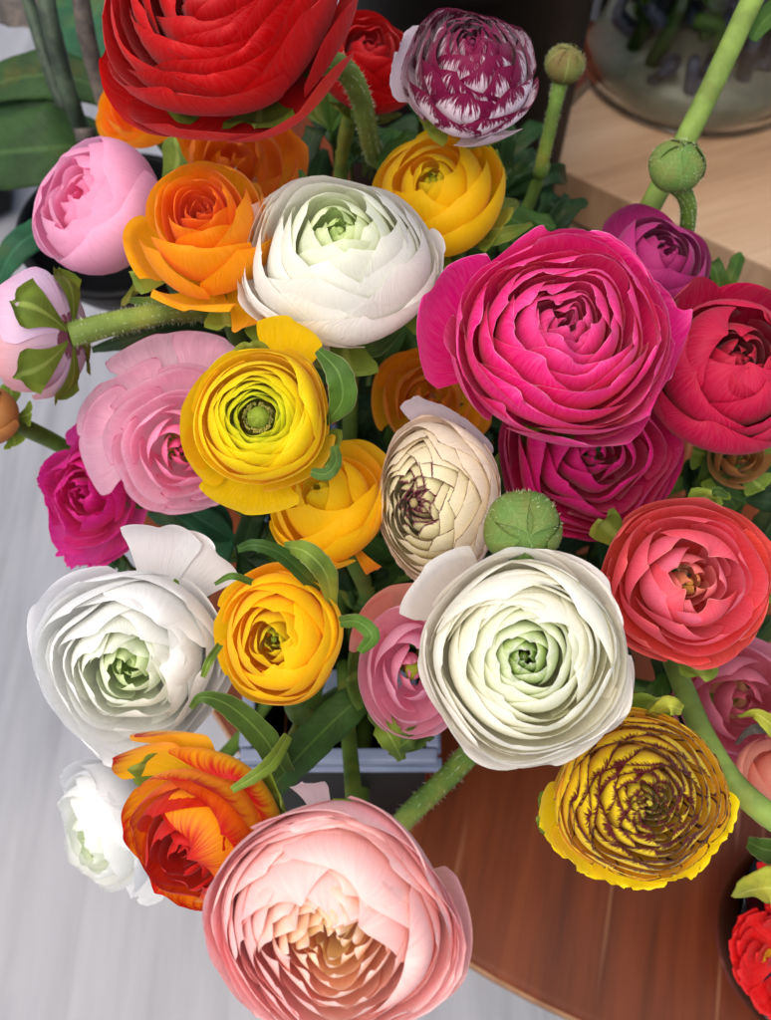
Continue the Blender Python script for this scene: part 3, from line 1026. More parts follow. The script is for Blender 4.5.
# ------------------------------------------------------------ the flowers
PM = {}
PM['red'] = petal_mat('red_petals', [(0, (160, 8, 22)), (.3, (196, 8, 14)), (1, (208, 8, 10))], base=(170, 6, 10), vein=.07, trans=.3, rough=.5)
PM['pw'] = petal_mat('purple_white_petals', [(0, (120, 20, 70)), (.2, (232, 206, 218)), (1, (248, 232, 240))], edge=(122, 6, 62), band=.2, jag=.9, jfreq=22, soft=.35,
                     bandt=[(0, .7), (.2, .46), (.5, .38), (1, .30)], vein=.12, trans=.22)
PM['pale'] = petal_mat('pale_lilac_petal', [(0, (226, 212, 222)), (1, (226, 212, 222))], vein=.12, trans=.3)
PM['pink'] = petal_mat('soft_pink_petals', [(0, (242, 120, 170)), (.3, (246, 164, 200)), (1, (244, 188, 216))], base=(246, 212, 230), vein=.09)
PM['orange'] = petal_mat('orange_petals', [(0, (222, 84, 36)), (.35, (240, 108, 24)), (.6, (248, 150, 16)), (1, (252, 176, 14))], base=(253, 206, 24), tip=(246, 140, 22), tipr=(.85, 1.15), tipf=.5, vein=.08)
PM['orange2'] = petal_mat('deep_orange_petals', [(0, (214, 104, 20)), (1, (228, 128, 20))], base=(240, 170, 40), vein=.1)
PM['amber'] = petal_mat('amber_petals', [(0, (220, 130, 20)), (1, (240, 170, 22))], base=(240, 196, 40), tip=(206, 104, 22), tipr=(.6, 1.1), vein=.1)
PM['yellow'] = petal_mat('golden_yellow_petals', [(0, (170, 184, 40)), (.12, (226, 206, 28)), (.35, (254, 218, 16)), (1, (254, 214, 12))], vein=.05, tip=(254, 208, 10), tipr=(.8, 1.2))
PM['yellow2'] = petal_mat('lemon_yellow_petals', [(0, (184, 200, 40)), (.2, (222, 224, 30)), (.5, (244, 228, 16)), (1, (250, 218, 10))], vein=.06, tip=(248, 226, 24), tipr=(.8, 1.2), blotch=(250, 214, 10))
PM['white'] = petal_mat('white_petals', [(0, (196, 216, 132)), (.12, (222, 232, 176)), (.28, (238, 242, 216)), (.5, (242, 242, 232)), (1, (240, 236, 230))], vein=.04, vary=.04, trans=.36, speck=(232, 214, 186), rough=.55)
PM['white_cool'] = petal_mat('cool_white_petals', [(0, (200, 218, 146)), (.10, (224, 236, 186)), (.22, (240, 244, 226)), (.5, (243, 243, 238)), (1, (240, 240, 240))], vein=.035, vary=.04, trans=.36, speck=(232, 214, 186), rough=.55)
PM['white_green'] = petal_mat('white_green_heart_petals', [(0, (136, 176, 60)), (.09, (190, 212, 120)), (.2, (228, 236, 194)), (.45, (241, 240, 216)), (1, (242, 238, 230))], vein=.04, vary=.04, trans=.36, speck=(232, 214, 186), rough=.55, tip=(238, 236, 226), tipr=(.8, 1.1))
PM['hot'] = petal_mat('hot_pink_petals', [(0, (206, 50, 106)), (.3, (234, 56, 132)), (.7, (232, 26, 118)), (1, (228, 36, 134))], base=(220, 24, 100), tip=(238, 84, 156), tipr=(.8, 1.15), edge=(240, 150, 190), band=.012, jag=.6, vein=.10, trans=.26)  # thin pale edge paints the highlight along the petal rims
PM['mag'] = petal_mat('magenta_petals', [(0, (200, 30, 90)), (1, (230, 28, 120))], base=(220, 28, 100), tip=(200, 20, 110), vein=.12, trans=.22)
PM['purple'] = petal_mat('plum_petals', [(0, (150, 30, 90)), (1, (170, 40, 110))], vein=.12, trans=.2)
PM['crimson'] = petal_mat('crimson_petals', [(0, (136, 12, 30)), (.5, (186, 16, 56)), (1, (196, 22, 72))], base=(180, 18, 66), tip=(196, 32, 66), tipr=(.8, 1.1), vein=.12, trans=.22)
PM['pinkw'] = petal_mat('pink_veined_petals', [(0, (236, 90, 146)), (.3, (246, 146, 186)), (.7, (248, 190, 214)), (1, (248, 204, 222))], base=(250, 222, 234), tip=(240, 150, 192), tipr=(.9, 1.1), edge=(206, 84, 134), band=.018, jag=.5, vein=.15)
PM['frill'] = petal_mat('bright_magenta_petals', [(0, (180, 10, 80)), (.4, (222, 30, 130)), (1, (226, 70, 160))], base=(224, 90, 150), tip=(224, 40, 150), vein=.12)
PM['cream'] = petal_mat('cream_petals', [(0, (170, 150, 100)), (.15, (214, 204, 150)), (.4, (238, 230, 190)), (1, (246, 230, 214))], edge=(96, 26, 50), band=.02, jag=.8, jfreq=16,
                        bandt=[(0, .3), (.2, .16), (.38, .05), (.55, .022), (1, .015)], soft=.6, vein=.07, trans=.2)
PM['coral'] = petal_mat('coral_petals', [(0, (210, 160, 60)), (.08, (236, 130, 120)), (.3, (238, 116, 142)), (.7, (238, 90, 112)), (1, (238, 96, 84))], base=(226, 80, 54), tip=(230, 100, 100), tipr=(.85, 1.1), edge=(242, 150, 140), band=.014, jag=.5, vein=.10, trans=.25, blotch=(232, 84, 104))  # pale edge: rim highlight put into the colour
PM['lpink'] = petal_mat('light_pink_petals', [(0, (230, 140, 170)), (.4, (244, 176, 202)), (1, (246, 192, 208))], base=(244, 164, 200), vein=.08)
PM['salmon'] = petal_mat('salmon_petals', [(0, (240, 156, 134)), (1, (244, 174, 154))], vein=.08)
PM['yp'] = petal_mat('yellow_maroon_petals', [(0, (214, 200, 70)), (.25, (244, 214, 40)), (1, (253, 216, 20))], edge=(88, 20, 24), band=.1, jag=.75, jfreq=22, soft=.5,
                     bandt=[(0, .38), (.3, .27), (.6, .18), (.85, .12), (1, .04)], base=(226, 170, 20), vein=.08, trans=.2)
PM['yskirt'] = petal_mat('plain_yellow_petal', [(0, (250, 224, 20)), (1, (250, 224, 20))], vein=.07, trans=.25)
PM['flame'] = petal_mat('flame_petals', [(0, (150, 20, 24)), (.3, (200, 30, 12)), (.65, (226, 60, 12)), (.85, (248, 150, 16)), (1, (250, 186, 16))], base=(244, 214, 24), tip=(196, 16, 6), tipr=(.60, .95), tipf=1.0, vein=.05, trans=.28)
PM['peach'] = petal_mat('peach_petals', [(0, (226, 206, 110)), (.08, (252, 220, 150)), (.3, (251, 212, 180)), (.6, (248, 202, 190)), (1, (244, 192, 194))], base=(251, 200, 164), tip=(251, 214, 206), tipr=(.75, 1.1), vein=.05, trans=.3, blotch=(250, 188, 188))
PM['sidepink'] = petal_mat('dusty_pink_petals', [(0, (240, 200, 212)), (1, (240, 198, 208))], base=(232, 214, 234), tip=(238, 176, 178), vein=.08)
PM['lilac'] = petal_mat('lilac_white_petals', [(0, (236, 214, 236)), (1, (238, 216, 238))], tip=(236, 190, 216), vein=.08)
PM['dusk'] = petal_mat('dark_rose_petals', [(0, (200, 90, 110)), (1, (240, 156, 178))], vein=.1, base=(220, 120, 140))
PM['brown'] = petal_mat('faded_brown_petals', [(0, (170, 110, 56)), (1, (200, 140, 80))], vein=.15, base=(120, 110, 60))
PM['gerb'] = petal_mat('scarlet_petals', [(0, (186, 8, 10)), (1, (206, 14, 16))], vein=.12, trans=.15)
M['anther'] = simple_mat('olive_anthers', (92, 90, 34), (150, 140, 60), 200, .6)
M['pistil'] = leaf_mat('green_pistil', (150, 170, 50), (176, 190, 80), rough=.5, scale=200)

A = math.radians
OUTER = (10, 18)

# 1 the big red one at the top
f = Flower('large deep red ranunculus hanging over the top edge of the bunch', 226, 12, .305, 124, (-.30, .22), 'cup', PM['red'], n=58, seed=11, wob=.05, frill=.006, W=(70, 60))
f.heart(.05, .24)
f.extra(-58, 1.2, 36, z=.02, b=-.06); f.extra(-112, 1.1, 44, z=.05); f.extra(-15, 1.08, 36, z=.12, b=-.02); f.extra(-165, 1.1, 40, z=.12); f.extra(60, 1.05, 44, z=.1); f.extra(120, 1.05, 44, z=.1)
f.sepals(); f.stem(via=[at(345, 70, .36), at(372, 150, .41), at(392, 230, .46)], rad=.0042, mat=M['stem_light'], hair=True)
# 2 the red one behind it
f = Flower('dark red ranunculus mostly hidden behind the large deep red flower, beside the purple striped one', 366, 66, .40, 62, (.3, .5), 'rose', PM['red'], n=34, seed=12)
f.sepals(); f.stem()
# 3 purple and white
f = Flower('round white ranunculus with purple streaked petal margins', 470, 70, .335, 71, (-.03, .32), 'ball', PM['pw'], n=72, seed=13, sx=.97, sy=1.02, wob=.05, W=(60, 46), drop=.3, rjit=.014, frill=.01)
f.heart(.05, .52); f.extra(158, 1.17, 34, z=-.02, mat=PM['pale'], wave=.03, frill=.02, label='pale lilac outer petal'); f.extra(-75, 1.08, 30, z=-.1, mat=PM['pale'])
f.sepals(z=-.5); f.stem()
# 6 pink at the left
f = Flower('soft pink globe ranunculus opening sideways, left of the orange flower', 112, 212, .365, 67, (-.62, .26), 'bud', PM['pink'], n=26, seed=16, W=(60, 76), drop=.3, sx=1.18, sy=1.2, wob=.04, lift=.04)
f.heart(.1, .5); f.hood(10, .22, .74, .62, 80); f.hood(-80, .40, .7, .5, 70); f.hood(165, .6, .66, .36, 50)
f.sepals(n=3, a0=-75, L=1.12, z=-.2, W=22, out=.1); f.stem()
# 7 orange
TABO = [(0, .04, .5, .06), (.25, .2, .62, .12), (.6, .42, .74, .16), (.85, .6, .72, .22), (1, .74, .6, .24)]
f = Flower('orange rose-like ranunculus with red-orange heart and yellow lower petals', 208, 232, .325, 66, (-.02, .42), TABO, PM['orange'], n=36, seed=17, W=(64, 60), sx=1.0, sy=1.05, hb=.75)
f.heart(.1, .35)
f.extra(186, 1.12, 30, z=.1, b=-.02, curl=.1); f.extra(-100, 1.22, 34, z=.05, b=.02, curl=.14, drop=.12, p=4); f.extra(-50, .9, 44, z=.45, b=.2)
f.extra(-130, .9, 44, z=.4, b=.22); f.extra(15, .9, 40, z=.45, b=.15)
f.extra(-58, 1.72, 17, z=-.15, b=-.1, drop=.2, wide=.7, wave=.05)
f.sepals(n=4, L=1.2, W=18, z=-.45); f.stem()
f = Flower('flat open orange ranunculus with broad smooth petals behind the rose-like orange one', 240, 172, .40, 66, (.1, .2), 'rose', PM['orange2'], n=12, seed=18, W=(60, 60))
f.extra(70, 1.1, 50, z=.15); f.extra(20, 1.02, 46, z=.2); f.extra(140, 1.05, 46, z=.1); f.stem()
f = Flower('yellow-orange ranunculus peeping out left of the red flower, above the soft pink one', 143, 112, .43, 44, (-.2, .2), 'rose', PM['orange'], n=18, seed=19, W=(60, 56))
f.extra(110, 1.25, 34, z=.2); f.extra(200, 1.1, 36, z=.2); f.stem()
# 9 yellow up right
f = Flower('golden yellow half-open ranunculus between the white and the purple striped flower', 438, 196, .372, 54, (-.22, .24), 'bud', PM['yellow'], n=24, seed=20, W=(60, 74), sx=1.2, sy=1.18, drop=.28)
f.heart(.12, .5); f.extra(-60, .86, 80, z=.5, b=.32, drop=.2); f.extra(60, .92, 50, z=.5, b=.22); f.extra(20, 1.0, 36, z=.3, b=.12, drop=.4); f.extra(150, .84, 50, z=.55, b=.26)
f.sepals(n=5, L=1.1, W=24, a0=-30, z=-.1); f.stem()
# 10 white
f = Flower('creamy white ranunculus globe with pale green heart, uppermost of the white ones', 342, 261, .318, 98, (-.01, .36), 'ball', PM['white'], n=62, seed=21, sy=.93, W=(62, 62), wob=.045, rjit=.03)
f.heart(.05, .52); f.extra(200, 1.06, 44, z=.02); f.extra(225, 1.05, 40, z=-.08); f.extra(0, 1.06, 30, z=.1, b=.02); f.extra(150, 1.0, 30, z=.2)
f.sepals(n=5, L=1.02, W=20, z=-.45); f.stem()
# 11 hot pink
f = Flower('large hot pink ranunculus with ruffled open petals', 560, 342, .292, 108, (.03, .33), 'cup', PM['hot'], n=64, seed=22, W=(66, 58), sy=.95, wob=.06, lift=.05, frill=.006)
f.heart(.05, .2)
f.extra(160, 1.30, 40, z=.2, b=-.02, wave=.03, frill=.008); f.extra(195, 1.06, 34, z=.25, b=0, wave=.03); f.extra(14, 1.22, 32, z=.1, b=-.04, wave=.03, frill=.01); f.extra(60, 1.0, 42, z=.3); f.extra(100, 1.02, 40, z=.3)
f.extra(-78, 1.08, 44, z=.12, b=-.03, wave=.02, frill=.01); f.extra(-40, 1.03, 36, z=.2); f.extra(-125, 1.0, 36, z=.2, b=0)
f.sepals(); f.stem()
# 12 plum
f = Flower('plum purple ranunculus half hidden behind the large hot pink one', 652, 268, .365, 48, (.25, .35), 'bud', PM['purple'], n=18, seed=23, W=(60, 74), sx=1.15, sy=1.15)
f.extra(100, 1.15, 42, z=.3, b=.1); f.extra(10, .95, 50, z=.45, b=.2); f.stem()
# 13 crimson
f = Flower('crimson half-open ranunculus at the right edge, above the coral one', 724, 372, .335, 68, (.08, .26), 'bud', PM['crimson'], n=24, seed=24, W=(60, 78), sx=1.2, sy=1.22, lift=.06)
f.heart(.1, .5); f.hood(-95, .10, .80, .66, 84); f.hood(155, .26, .80, .56, 66); f.hood(20, .34, .80, .5, 60); f.extra(-120, .88, 74, z=.5, b=.3, drop=.25); f.extra(-50, .86, 74, z=.5, b=.3, drop=.25); f.extra(120, .98, 40, z=.6, b=.14, drop=.5, point=.4); f.extra(60, .98, 40, z=.6, b=.12, drop=.5, point=.4); f.extra(170, .92, 50, z=.55, b=.2)
f.sepals(); f.stem()
# 14 magenta
f = Flower('deep magenta ranunculus tucked under the large hot pink one', 588, 452, .345, 88, (0, -.1), 'cup', PM['mag'], n=40, seed=25, W=(64, 60), wob=.06)
f.heart(.05, .24); f.extra(200, 1.05, 44, z=.2); f.extra(-30, 1.04, 40, z=.2); f.extra(-90, 1.0, 48, z=.15); f.stem()
# 15 pink swirl
f = Flower('light pink ranunculus with broad veined petals fanning towards the upper left', 182, 449, .35, 58, (.16, -.16), 'cup', PM['pinkw'], n=30, seed=26, W=(60, 56), wob=.05)
f.heart(.05, .2)
for q in ((172, 1.62, 40, -.02), (138, 1.70, 36, .06), (98, 1.98, 34, .10), (66, 1.95, 28, .16), (150, 1.22, 44, .26), (108, 1.36, 42, .30), (70, 1.42, 36, .36),
          (-60, 1.14, 50, .1), (-110, 1.18, 50, .02), (-15, 1.1, 46, .15), (-150, 1.15, 44, .08)): f.extra(q[0], q[1], q[2], z=q[3], b=-.02, wave=.025)
f.sepals(); f.stem()
# 16 yellow with eye
f = Flower('lemon yellow ranunculus with a dark-ringed green eye', 261, 420, .30, 70, (.0, .02), [(0, .20, .34, .10), (.2, .30, .38, .16), (.45, .42, .44, .24), (.7, .58, .46, .26), (.85, .76, .42, .2), (1, .98, .28, .02)], PM['yellow2'], n=50, rr=.05, asym=.08, seed=27, W=(72, 74), wob=.035, tmin=.06, drop=.24, res=(9, 20))
f.heart(.27, .02, M['anther'], 'receptacle', squash=.6); f.heart(.17, .33, M['pistil'], 'pistil', squash=1.1); f.stamens(.175, .225, .30, 130, M['anther'], ln=.09)
f.extra(176, 1.12, 44, z=.22, b=.0, mat=PM['yellow']); f.extra(72, 1.42, 22, z=.2, b=-.04, mat=PM['yellow'], drop=.25, wide=.7); f.extra(-100, 1.34, 36, z=.1, b=-.04, drop=.25); f.extra(-50, 1.06, 40, z=.2, b=.05); f.extra(-150, 1.12, 26, z=.15); f.extra(30, 1.0, 44, z=.3, b=.08); f.hood(-25, .52, .45, .36, 56); f.hood(25, .66, .46, .28, 46)
f.sepals(n=3, a0=-20, L=1.1, W=16, z=-.1); f.stem()
# 17 yellow beneath
f = Flower('golden yellow ranunculus tucked below and right of the lemon yellow one', 328, 508, .34, 58, (-.35, .75), 'tight', PM['yellow'], n=22, seed=28, W=(60, 70), sx=1.02, sy=1.05, drop=.26)
f.extra(-70, .98, 70, z=.34, b=.14); f.extra(-10, 1.0, 56, z=.4, b=.14); f.extra(-130, 1.0, 50, z=.3, b=.12); f.extra(28, 1.22, 44, z=.55, b=.04, drop=.2); f.extra(-20, 1.12, 30, z=.34, drop=.4, point=.3); f.extra(60, 1.1, 40, z=.5, b=.05); f.extra(-58, 1.5, 6, z=-.2, b=-.08, drop=.2, mat=PM['orange2'], wide=.9); f.extra(-105, 1.06, 40, z=.1, b=.1); f.stem()
# 18 amber
f = Flower('amber ranunculus in the shade between the cream and the hot pink flower', 430, 402, .385, 54, (0, .2), 'rose', PM['amber'], n=14, seed=29, W=(60, 64))
f.extra(150, 1.05, 60, z=.3, b=.08); f.extra(60, 1.05, 60, z=.3, b=.05); f.extra(-20, 1.1, 30, z=.2); f.stem()
# 19 cream
f = Flower('cream ranunculus with fine purple petal margins and a dark crinkled heart', 434, 502, .325, 73, (-.58, -.03), 'ball', PM['cream'], n=110, rr=.05, gamma=1.5, seed=30, sx=.92, sy=1.16, W=(40, 46, 58), wob=.04, rjit=.014, drop=.36, p=2.0)
f.heart(.06, .6); f.extra(98, 1.2, 22, z=.1, b=.0, mat=PM['pale'], frill=.02, drop=.2); f.extra(60, 1.12, 24, z=.0, mat=PM['pale'], frill=.02); f.extra(-110, 1.05, 40, z=.0, frill=.015)
f.stem()
# 21 side pink
f = Flower('dusty pink ranunculus seen from its green sepals at the left edge', 40, 335, .34, 58, (-.92, .06, -.22), 'tight', PM['sidepink'], n=26, seed=31, W=(60, 60), sy=1.0, drop=.3)
for q in ((100, .92, .50, .16), (40, 1.0, .30, .12), (165, .98, .36, .14), (225, 1.06, .22, .10), (285, .98, .40, .12), (330, 1.04, .2, .1), (75, 1.06, .12, .08)): f.extra(q[0], q[1], 48, z=q[2], b=q[3], wave=.04, mat=PM['lilac'] if 180 < q[0] < 340 else None)
for a_ in (20, 85, 150, 215, 290): f.petal(.95, A(a_), A(24), rim=(1.02, -.14, .08), mat=M['sepal'], name='sepal', res=(14, 10), drop=.35, p=1.6, umin=.02, curl=.14, q=.98, point=.4, wave=.05)
f.stem(via=[at(130, 320, .345), at(190, 312, .36), at(280, 330, .42)], rad=.0040, mat=M['stem_light'], hair=True)
# 22 magenta frilled
f = Flower('small bright magenta ranunculus with frayed edges at the left', 92, 494, .374, 53, (-.28, .02), 'rose', PM['frill'], n=26, seed=32, W=(62, 60), wob=.08, frill=.03, sy=1.12, sx=.9, lift=.06)
f.extra(-90, 1.25, 44, z=.1, frill=.10, res=(16, 70)); f.extra(100, 1.25, 32, z=.3, b=.05, drop=.45, point=.3, frill=.02); f.extra(170, 1.0, 44, z=.35, frill=.03, res=(14, 40)); f.extra(-50, 1.25, 40, z=.15, frill=.03, res=(14, 40)); f.extra(20, 1.0, 50, z=.2); f.stem()
# 23 white left
f = Flower('broad white ranunculus with green heart over the pale floor, leftmost of the white ones', 136, 656, .312, 94, (.06, -.12), 'rose', PM['white_cool'], n=56, seed=33, W=(62, 58), wob=.06, lift=.04, sy=1.02)
f.heart(.05, .26); f.hood(5, .34, .5, .42, 52); f.hood(60, .55, .48, .34, 50); f.extra(150, 1.14, 46, z=.12, b=-.14, wave=.02); f.extra(190, 1.08, 50, z=.12, b=-.12); f.extra(78, 1.42, 20, z=-.05, b=-.04, drop=.3, wide=.7, wave=.03); f.extra(52, 1.4, 18, z=-.15, b=-.05, drop=.3, wide=.7); f.extra(-60, 1.08, 50, z=.08, b=-.12); f.extra(-115, 1.1, 50, z=.06, b=-.12); f.extra(20, 1.0, 40, z=.14, b=-.1)
f.sepals(); f.stem()
# 24 yellow
f = Flower('plump golden yellow ranunculus with green slit heart, lowest of the yellow globes', 280, 636, .292, 62, (-.12, .0), [(0, .05, .52, .1), (.3, .22, .68, .22), (.6, .44, .70, .36), (.85, .68, .52, .32), (1, .86, .3, .16)], PM['yellow'], n=36, seed=34, sy=1.14, W=(60, 70), drop=.26, wob=.05)
f.heart(.05, .44, M['pistil']); f.hood(-10, .16, .62, .66, 70); f.hood(-80, .34, .58, .5, 60); f.extra(-20, .9, 90, z=.38, b=.2, drop=.2); f.extra(-100, .92, 70, z=.3, b=.15, drop=.2); f.extra(120, 1.05, 40, z=.3, b=.05); f.extra(80, 1.0, 50, z=.35, b=.1); f.extra(165, .98, 50, z=.3, b=.08)
f.stem(via=[at(300, 715, .37), at(330, 700, .45), at(370, 670, .5)], rad=.004)
# 25 white centre
f = Flower('large white cup-shaped ranunculus with layered rim and green heart, biggest of the white ones', 522, 656, .283, 101, (-.05, .10), 'cup', PM['white_green'], n=62, seed=35, W=(76, 74), wob=.04, lift=.03, drop=.26, res=(9, 20))
f.heart(.05, .18, PM['white_green']); f.hood(75, .36, .50, .42, 62); f.hood(10, .38, .48, .38, 52); f.hood(110, .60, .5, .30, 56); f.hood(40, .66, .5, .28, 60); f.extra(138, 1.22, 24, z=.38, b=-.02, drop=.3, curl=.06); f.extra(40, 1.06, 56, z=.36, b=-.10); f.extra(100, 1.02, 50, z=.38, b=-.08); f.extra(-75, 1.1, 46, z=.12, b=-.14, wave=.02); f.extra(-125, 1.06, 48, z=.2, b=-.12); f.extra(-25, 1.14, 26, z=-.1, b=-.02); f.extra(180, 1.02, 50, z=.32, b=-.10); f.extra(-30, 1.04, 50, z=.24, b=-.12)
f.stem(via=[at(478, 742, .36), at(408, 815, .39), at(360, 860, .44)], rad=.0043, mat=M['stem'], hair=True)
# 26 coral
f = Flower('coral red ranunculus with pointed overlapping petals and small yellow heart', 684, 582, .312, 80, (.0, .05), 'cup', PM['coral'], n=40, seed=36, W=(56, 50), drop=.42, p=1.7, wob=.05, lift=.05)
f.heart(.05, .24); f.hood(205, .13, .50, .46, 56); f.hood(-60, .22, .5, .42, 54); f.hood(70, .34, .52, .4, 50); f.extra(150, 1.03, 50, z=.3, b=.05); f.extra(80, 1.04, 56, z=.35, b=.05); f.extra(20, 1.05, 50, z=.3, b=.03); f.extra(-35, 1.1, 30, z=.1, drop=.45); f.extra(-90, 1.0, 60, z=.3, b=.06); f.extra(-150, 1.0, 50, z=.3, b=.04)
f.sepals(L=1.2, W=12, z=-.1); f.stem()
# 27 light pink
f = Flower('light pink ranunculus half covered by the large white cup-shaped one', 412, 668, .322, 54, (.02, .02), 'rose', PM['lpink'], n=24, seed=37, W=(60, 60), sy=1.3, sx=.98, drop=.3)
f.heart(.14, .34, M['pistil']); f.extra(110, 1.22, 50, z=.2, mat=PM['salmon'], b=-.02); f.extra(-70, 1.0, 60, z=.3, b=.05); f.extra(200, 1.0, 50, z=.3, b=.05); f.extra(140, 1.2, 30, z=.1, mat=PM['salmon'])
f.sepals(n=5, L=1.15, W=26, a0=-100, z=0, mat=M['sepal_dark']); f.stem()
# 28 yellow and maroon
f = Flower('yellow ranunculus with dark maroon crinkled petal margins over the brown table', 641, 796, .30, 85, (.02, .06), [(0, .03, .44, .1), (.15, .15, .48, .16), (.4, .38, .50, .22), (.7, .70, .40, .2), (.88, .90, .22, .12), (1, .98, .05, .05)],
           PM['yp'], n=125, rr=.06, asym=.08, seed=38, W=(36, 36), drop=.26, wob=.05, rjit=.025, frill=.014, sx=1.01, sy=.98)
f.heart(.04, .36)
for a_ in (-60, -95, -130, -25, -160): f.extra(a_, 1.15, 26, z=-.12, b=-.04, mat=PM['yskirt'], frill=.03, res=(12, 44), drop=.12, p=4)
f.extra(60, 1.0, 60, z=0, mat=PM['yskirt']); f.extra(120, 1.0, 60, z=0, mat=PM['yskirt'])
f.sepals(n=3, a0=75, L=1.1, W=14, z=-.1); f.stem()
# 29 flame
f = Flower('orange and red flame-streaked ranunculus facing down left', 203, 834, .288, 78, (-.42, -.34), 'rose', PM['flame'], n=20, seed=39, W=(64, 72), wob=.05, lift=.05)
f.heart(.06, .3); f.hood(40, .26, .60, .56, 70, pt=.9); f.hood(-30, .44, .56, .44, 60, pt=.9); f.extra(112, 1.62, 24, z=.38, b=-.04, drop=.4, p=1.4, point=.5); f.extra(138, 1.45, 24, z=.34, b=-.03, drop=.4, p=1.4, point=.5); f.extra(190, 1.15, 34, z=.2); f.extra(-125, 1.16, 50, z=.08, b=-.02, frill=.01); f.extra(-60, 1.0, 50, z=.25, b=.08); f.extra(60, 1.05, 60, z=.1, b=.2, drop=.2); f.extra(0, .95, 60, z=.2, b=.2)
f.sepals(n=3, a0=30, L=1.2, W=22, z=0); f.stem()
# 30 peach
f = Flower('very large peach pink ranunculus with crowded apricot inner petals at the bottom', 335, 912, .262, 115, (-.07, -.07), [(0, .02, .47, .12), (.12, .12, .52, .18), (.35, .34, .56, .22), (.6, .60, .54, .22), (.82, .84, .44, .13), (1, 1.0, .3, .03)], PM['peach'], n=120, seed=40, W=(30, 30, 34, 50, 64), gamma=1.05, rr=.07, tmin=.03, drop=.30, wob=.05, lift=.03, rjit=.02)
f.heart(.04, .2, M['pistil']); f.hood(78, .16, .58, .58, 52); f.hood(28, .30, .57, .5, 48); f.hood(125, .42, .58, .44, 50); f.hood(60, .50, .60, .40, 60); f.hood(-15, .55, .57, .34, 50); f.extra(75, 1.0, 60, z=.5, b=.06, curl=.03); f.extra(35, 1.0, 50, z=.45, b=.05, curl=.03); f.extra(150, 1.04, 60, z=.4, b=.04); f.extra(200, 1.06, 50, z=.3, b=.02); f.extra(-20, 1.1, 40, z=.2, b=.0); f.extra(-70, 1.02, 50, z=.3, b=.02); f.extra(-120, 1.06, 50, z=.25, b=.02); f.extra(105, 1.14, 9, z=-.1, b=-.02, mat=PM['pale'])
f.sepals(); f.stem()
# 31 white behind left
f = Flower('white ranunculus seen from the side behind the flame-streaked one', 112, 828, .385, 62, (-.6, -.35, .6), 'rose', PM['white_cool'], n=30, seed=41, W=(62, 60), sy=1.2, frill=.015)
f.extra(150, 1.15, 50, z=.2, frill=.02); f.extra(-80, 1.25, 34, z=0, wave=.03); f.extra(-120, 1.2, 30, z=0, wave=.03); f.extra(80, 1.0, 50, z=.2); f.stem()
# 32 lower right pinks
f = Flower('rose pink ranunculus partly hidden at the right edge below the coral one', 738, 700, .37, 66, (-.1, .1), 'rose', PM['dusk'], n=22, seed=42, W=(62, 62))
f.extra(150, 1.1, 40, z=.2); f.extra(-110, 1.2, 44, z=.1, mat=PM['lpink']); f.extra(-150, 1.0, 44, z=.2); f.stem()
f = Flower('salmon ranunculus cut by the right edge beside the yellow and maroon one', 780, 782, .345, 50, (.2, .3), 'tight', PM['salmon'], n=20, seed=43, W=(62, 66))
f.stem()
# 34, 35 faded ones
f = Flower('faded orange-brown ranunculus bud at the far left edge', -4, 416, .36, 30, (-.3, .1), 'bud', PM['brown'], n=14, seed=44, W=(62, 70), sx=1.15, sy=1.15)
f.sepals(L=.9); f.stem()
f = Flower('faded amber ranunculus below the crimson one at the right', 738, 458, .37, 32, (0, 0), 'rose', PM['brown'], n=12, seed=45, W=(62, 60))
f.sepals(L=1.3); f.stem()

# buds
bud('round hairy green bud in front of the white and magenta flowers', 523, 528, .288, 40, (.06, -.25), M['bud'], [at(522, 540, .34), at(515, 560, .40), at(480, 600, .5), PAIL + Vector((.01, .01, .02))], seed=3, smat=M['bud'])
bud('green bud standing before the pale wooden block, right of the purple striped flower', 677, 166, .36, 29, (.05, .5), M['bud'], [at(687, 200, .372), at(684, 240, .39), at(660, 300, .42), PAIL + Vector((.02, .02, .02))], rad=.0031, seed=5, smat=M['bud'])
bud('small reddish green bud on a curved stem between the purple striped flower and the vase', 565, 64, .40, 21, (.1, .4), M['bud_brown'], [at(556, 100, .405), at(540, 170, .42), at(522, 220, .45), PAIL + Vector((0, .02, .02))], rad=.0028, seed=7, smat=M['bud_brown'])

# ------------------------------------------------------------ single leaves, stems and sepals the photograph shows
def who(key):
    for F in FLOWERS:
        if key in F.label: return F
    raise KeyError(key)


fl = who('flame-streaked ranunculus').root
lf([(191, 708, .285), (203, 697, .28), (230, 706, .285), (262, 735, .295), (285, 772, .305)], [3, 6, 13, 17, 12], 'sepal_dark', fl, fold=.5, curl=.3, seed=1)
lf([(232, 790, .272), (252, 778, .27), (272, 762, .275), (288, 736, .29)], [4, 7, 9, 6], 'sepal', fl, fold=.5, curl=.5, seed=2, name='sepal')
yw = who('plump golden').root
lf([(372, 688, .34), (340, 715, .335), (300, 755, .34), (270, 790, .35)], [16, 20, 20, 14], 'stem_dark', yw, fold=.15, curl=.35, seed=3)
lf([(340, 622, .275), (358, 622, .268), (372, 636, .265), (360, 652, .27)], [7, 9, 10, 5], 'leaf_edge', yw, fold=.6, curl=.6, seed=5, name='sepal')
lf([(238, 549, .275), (256, 545, .27), (284, 556, .275), (320, 590, .29)], [4, 7, 9, 10], 'leaf', yw, fold=.5, curl=.3, seed=6)
lf([(284, 546, .278), (306, 552, .27), (326, 574, .275), (332, 606, .29)], [5, 12, 13, 6], 'sepal', yw, fold=.4, curl=.4, seed=7)
lf([(215, 584, .285), (232, 576, .28), (252, 582, .285)], [2, 4, 4], 'sepal_dark', yw, fold=.4, seed=8, name='sepal')
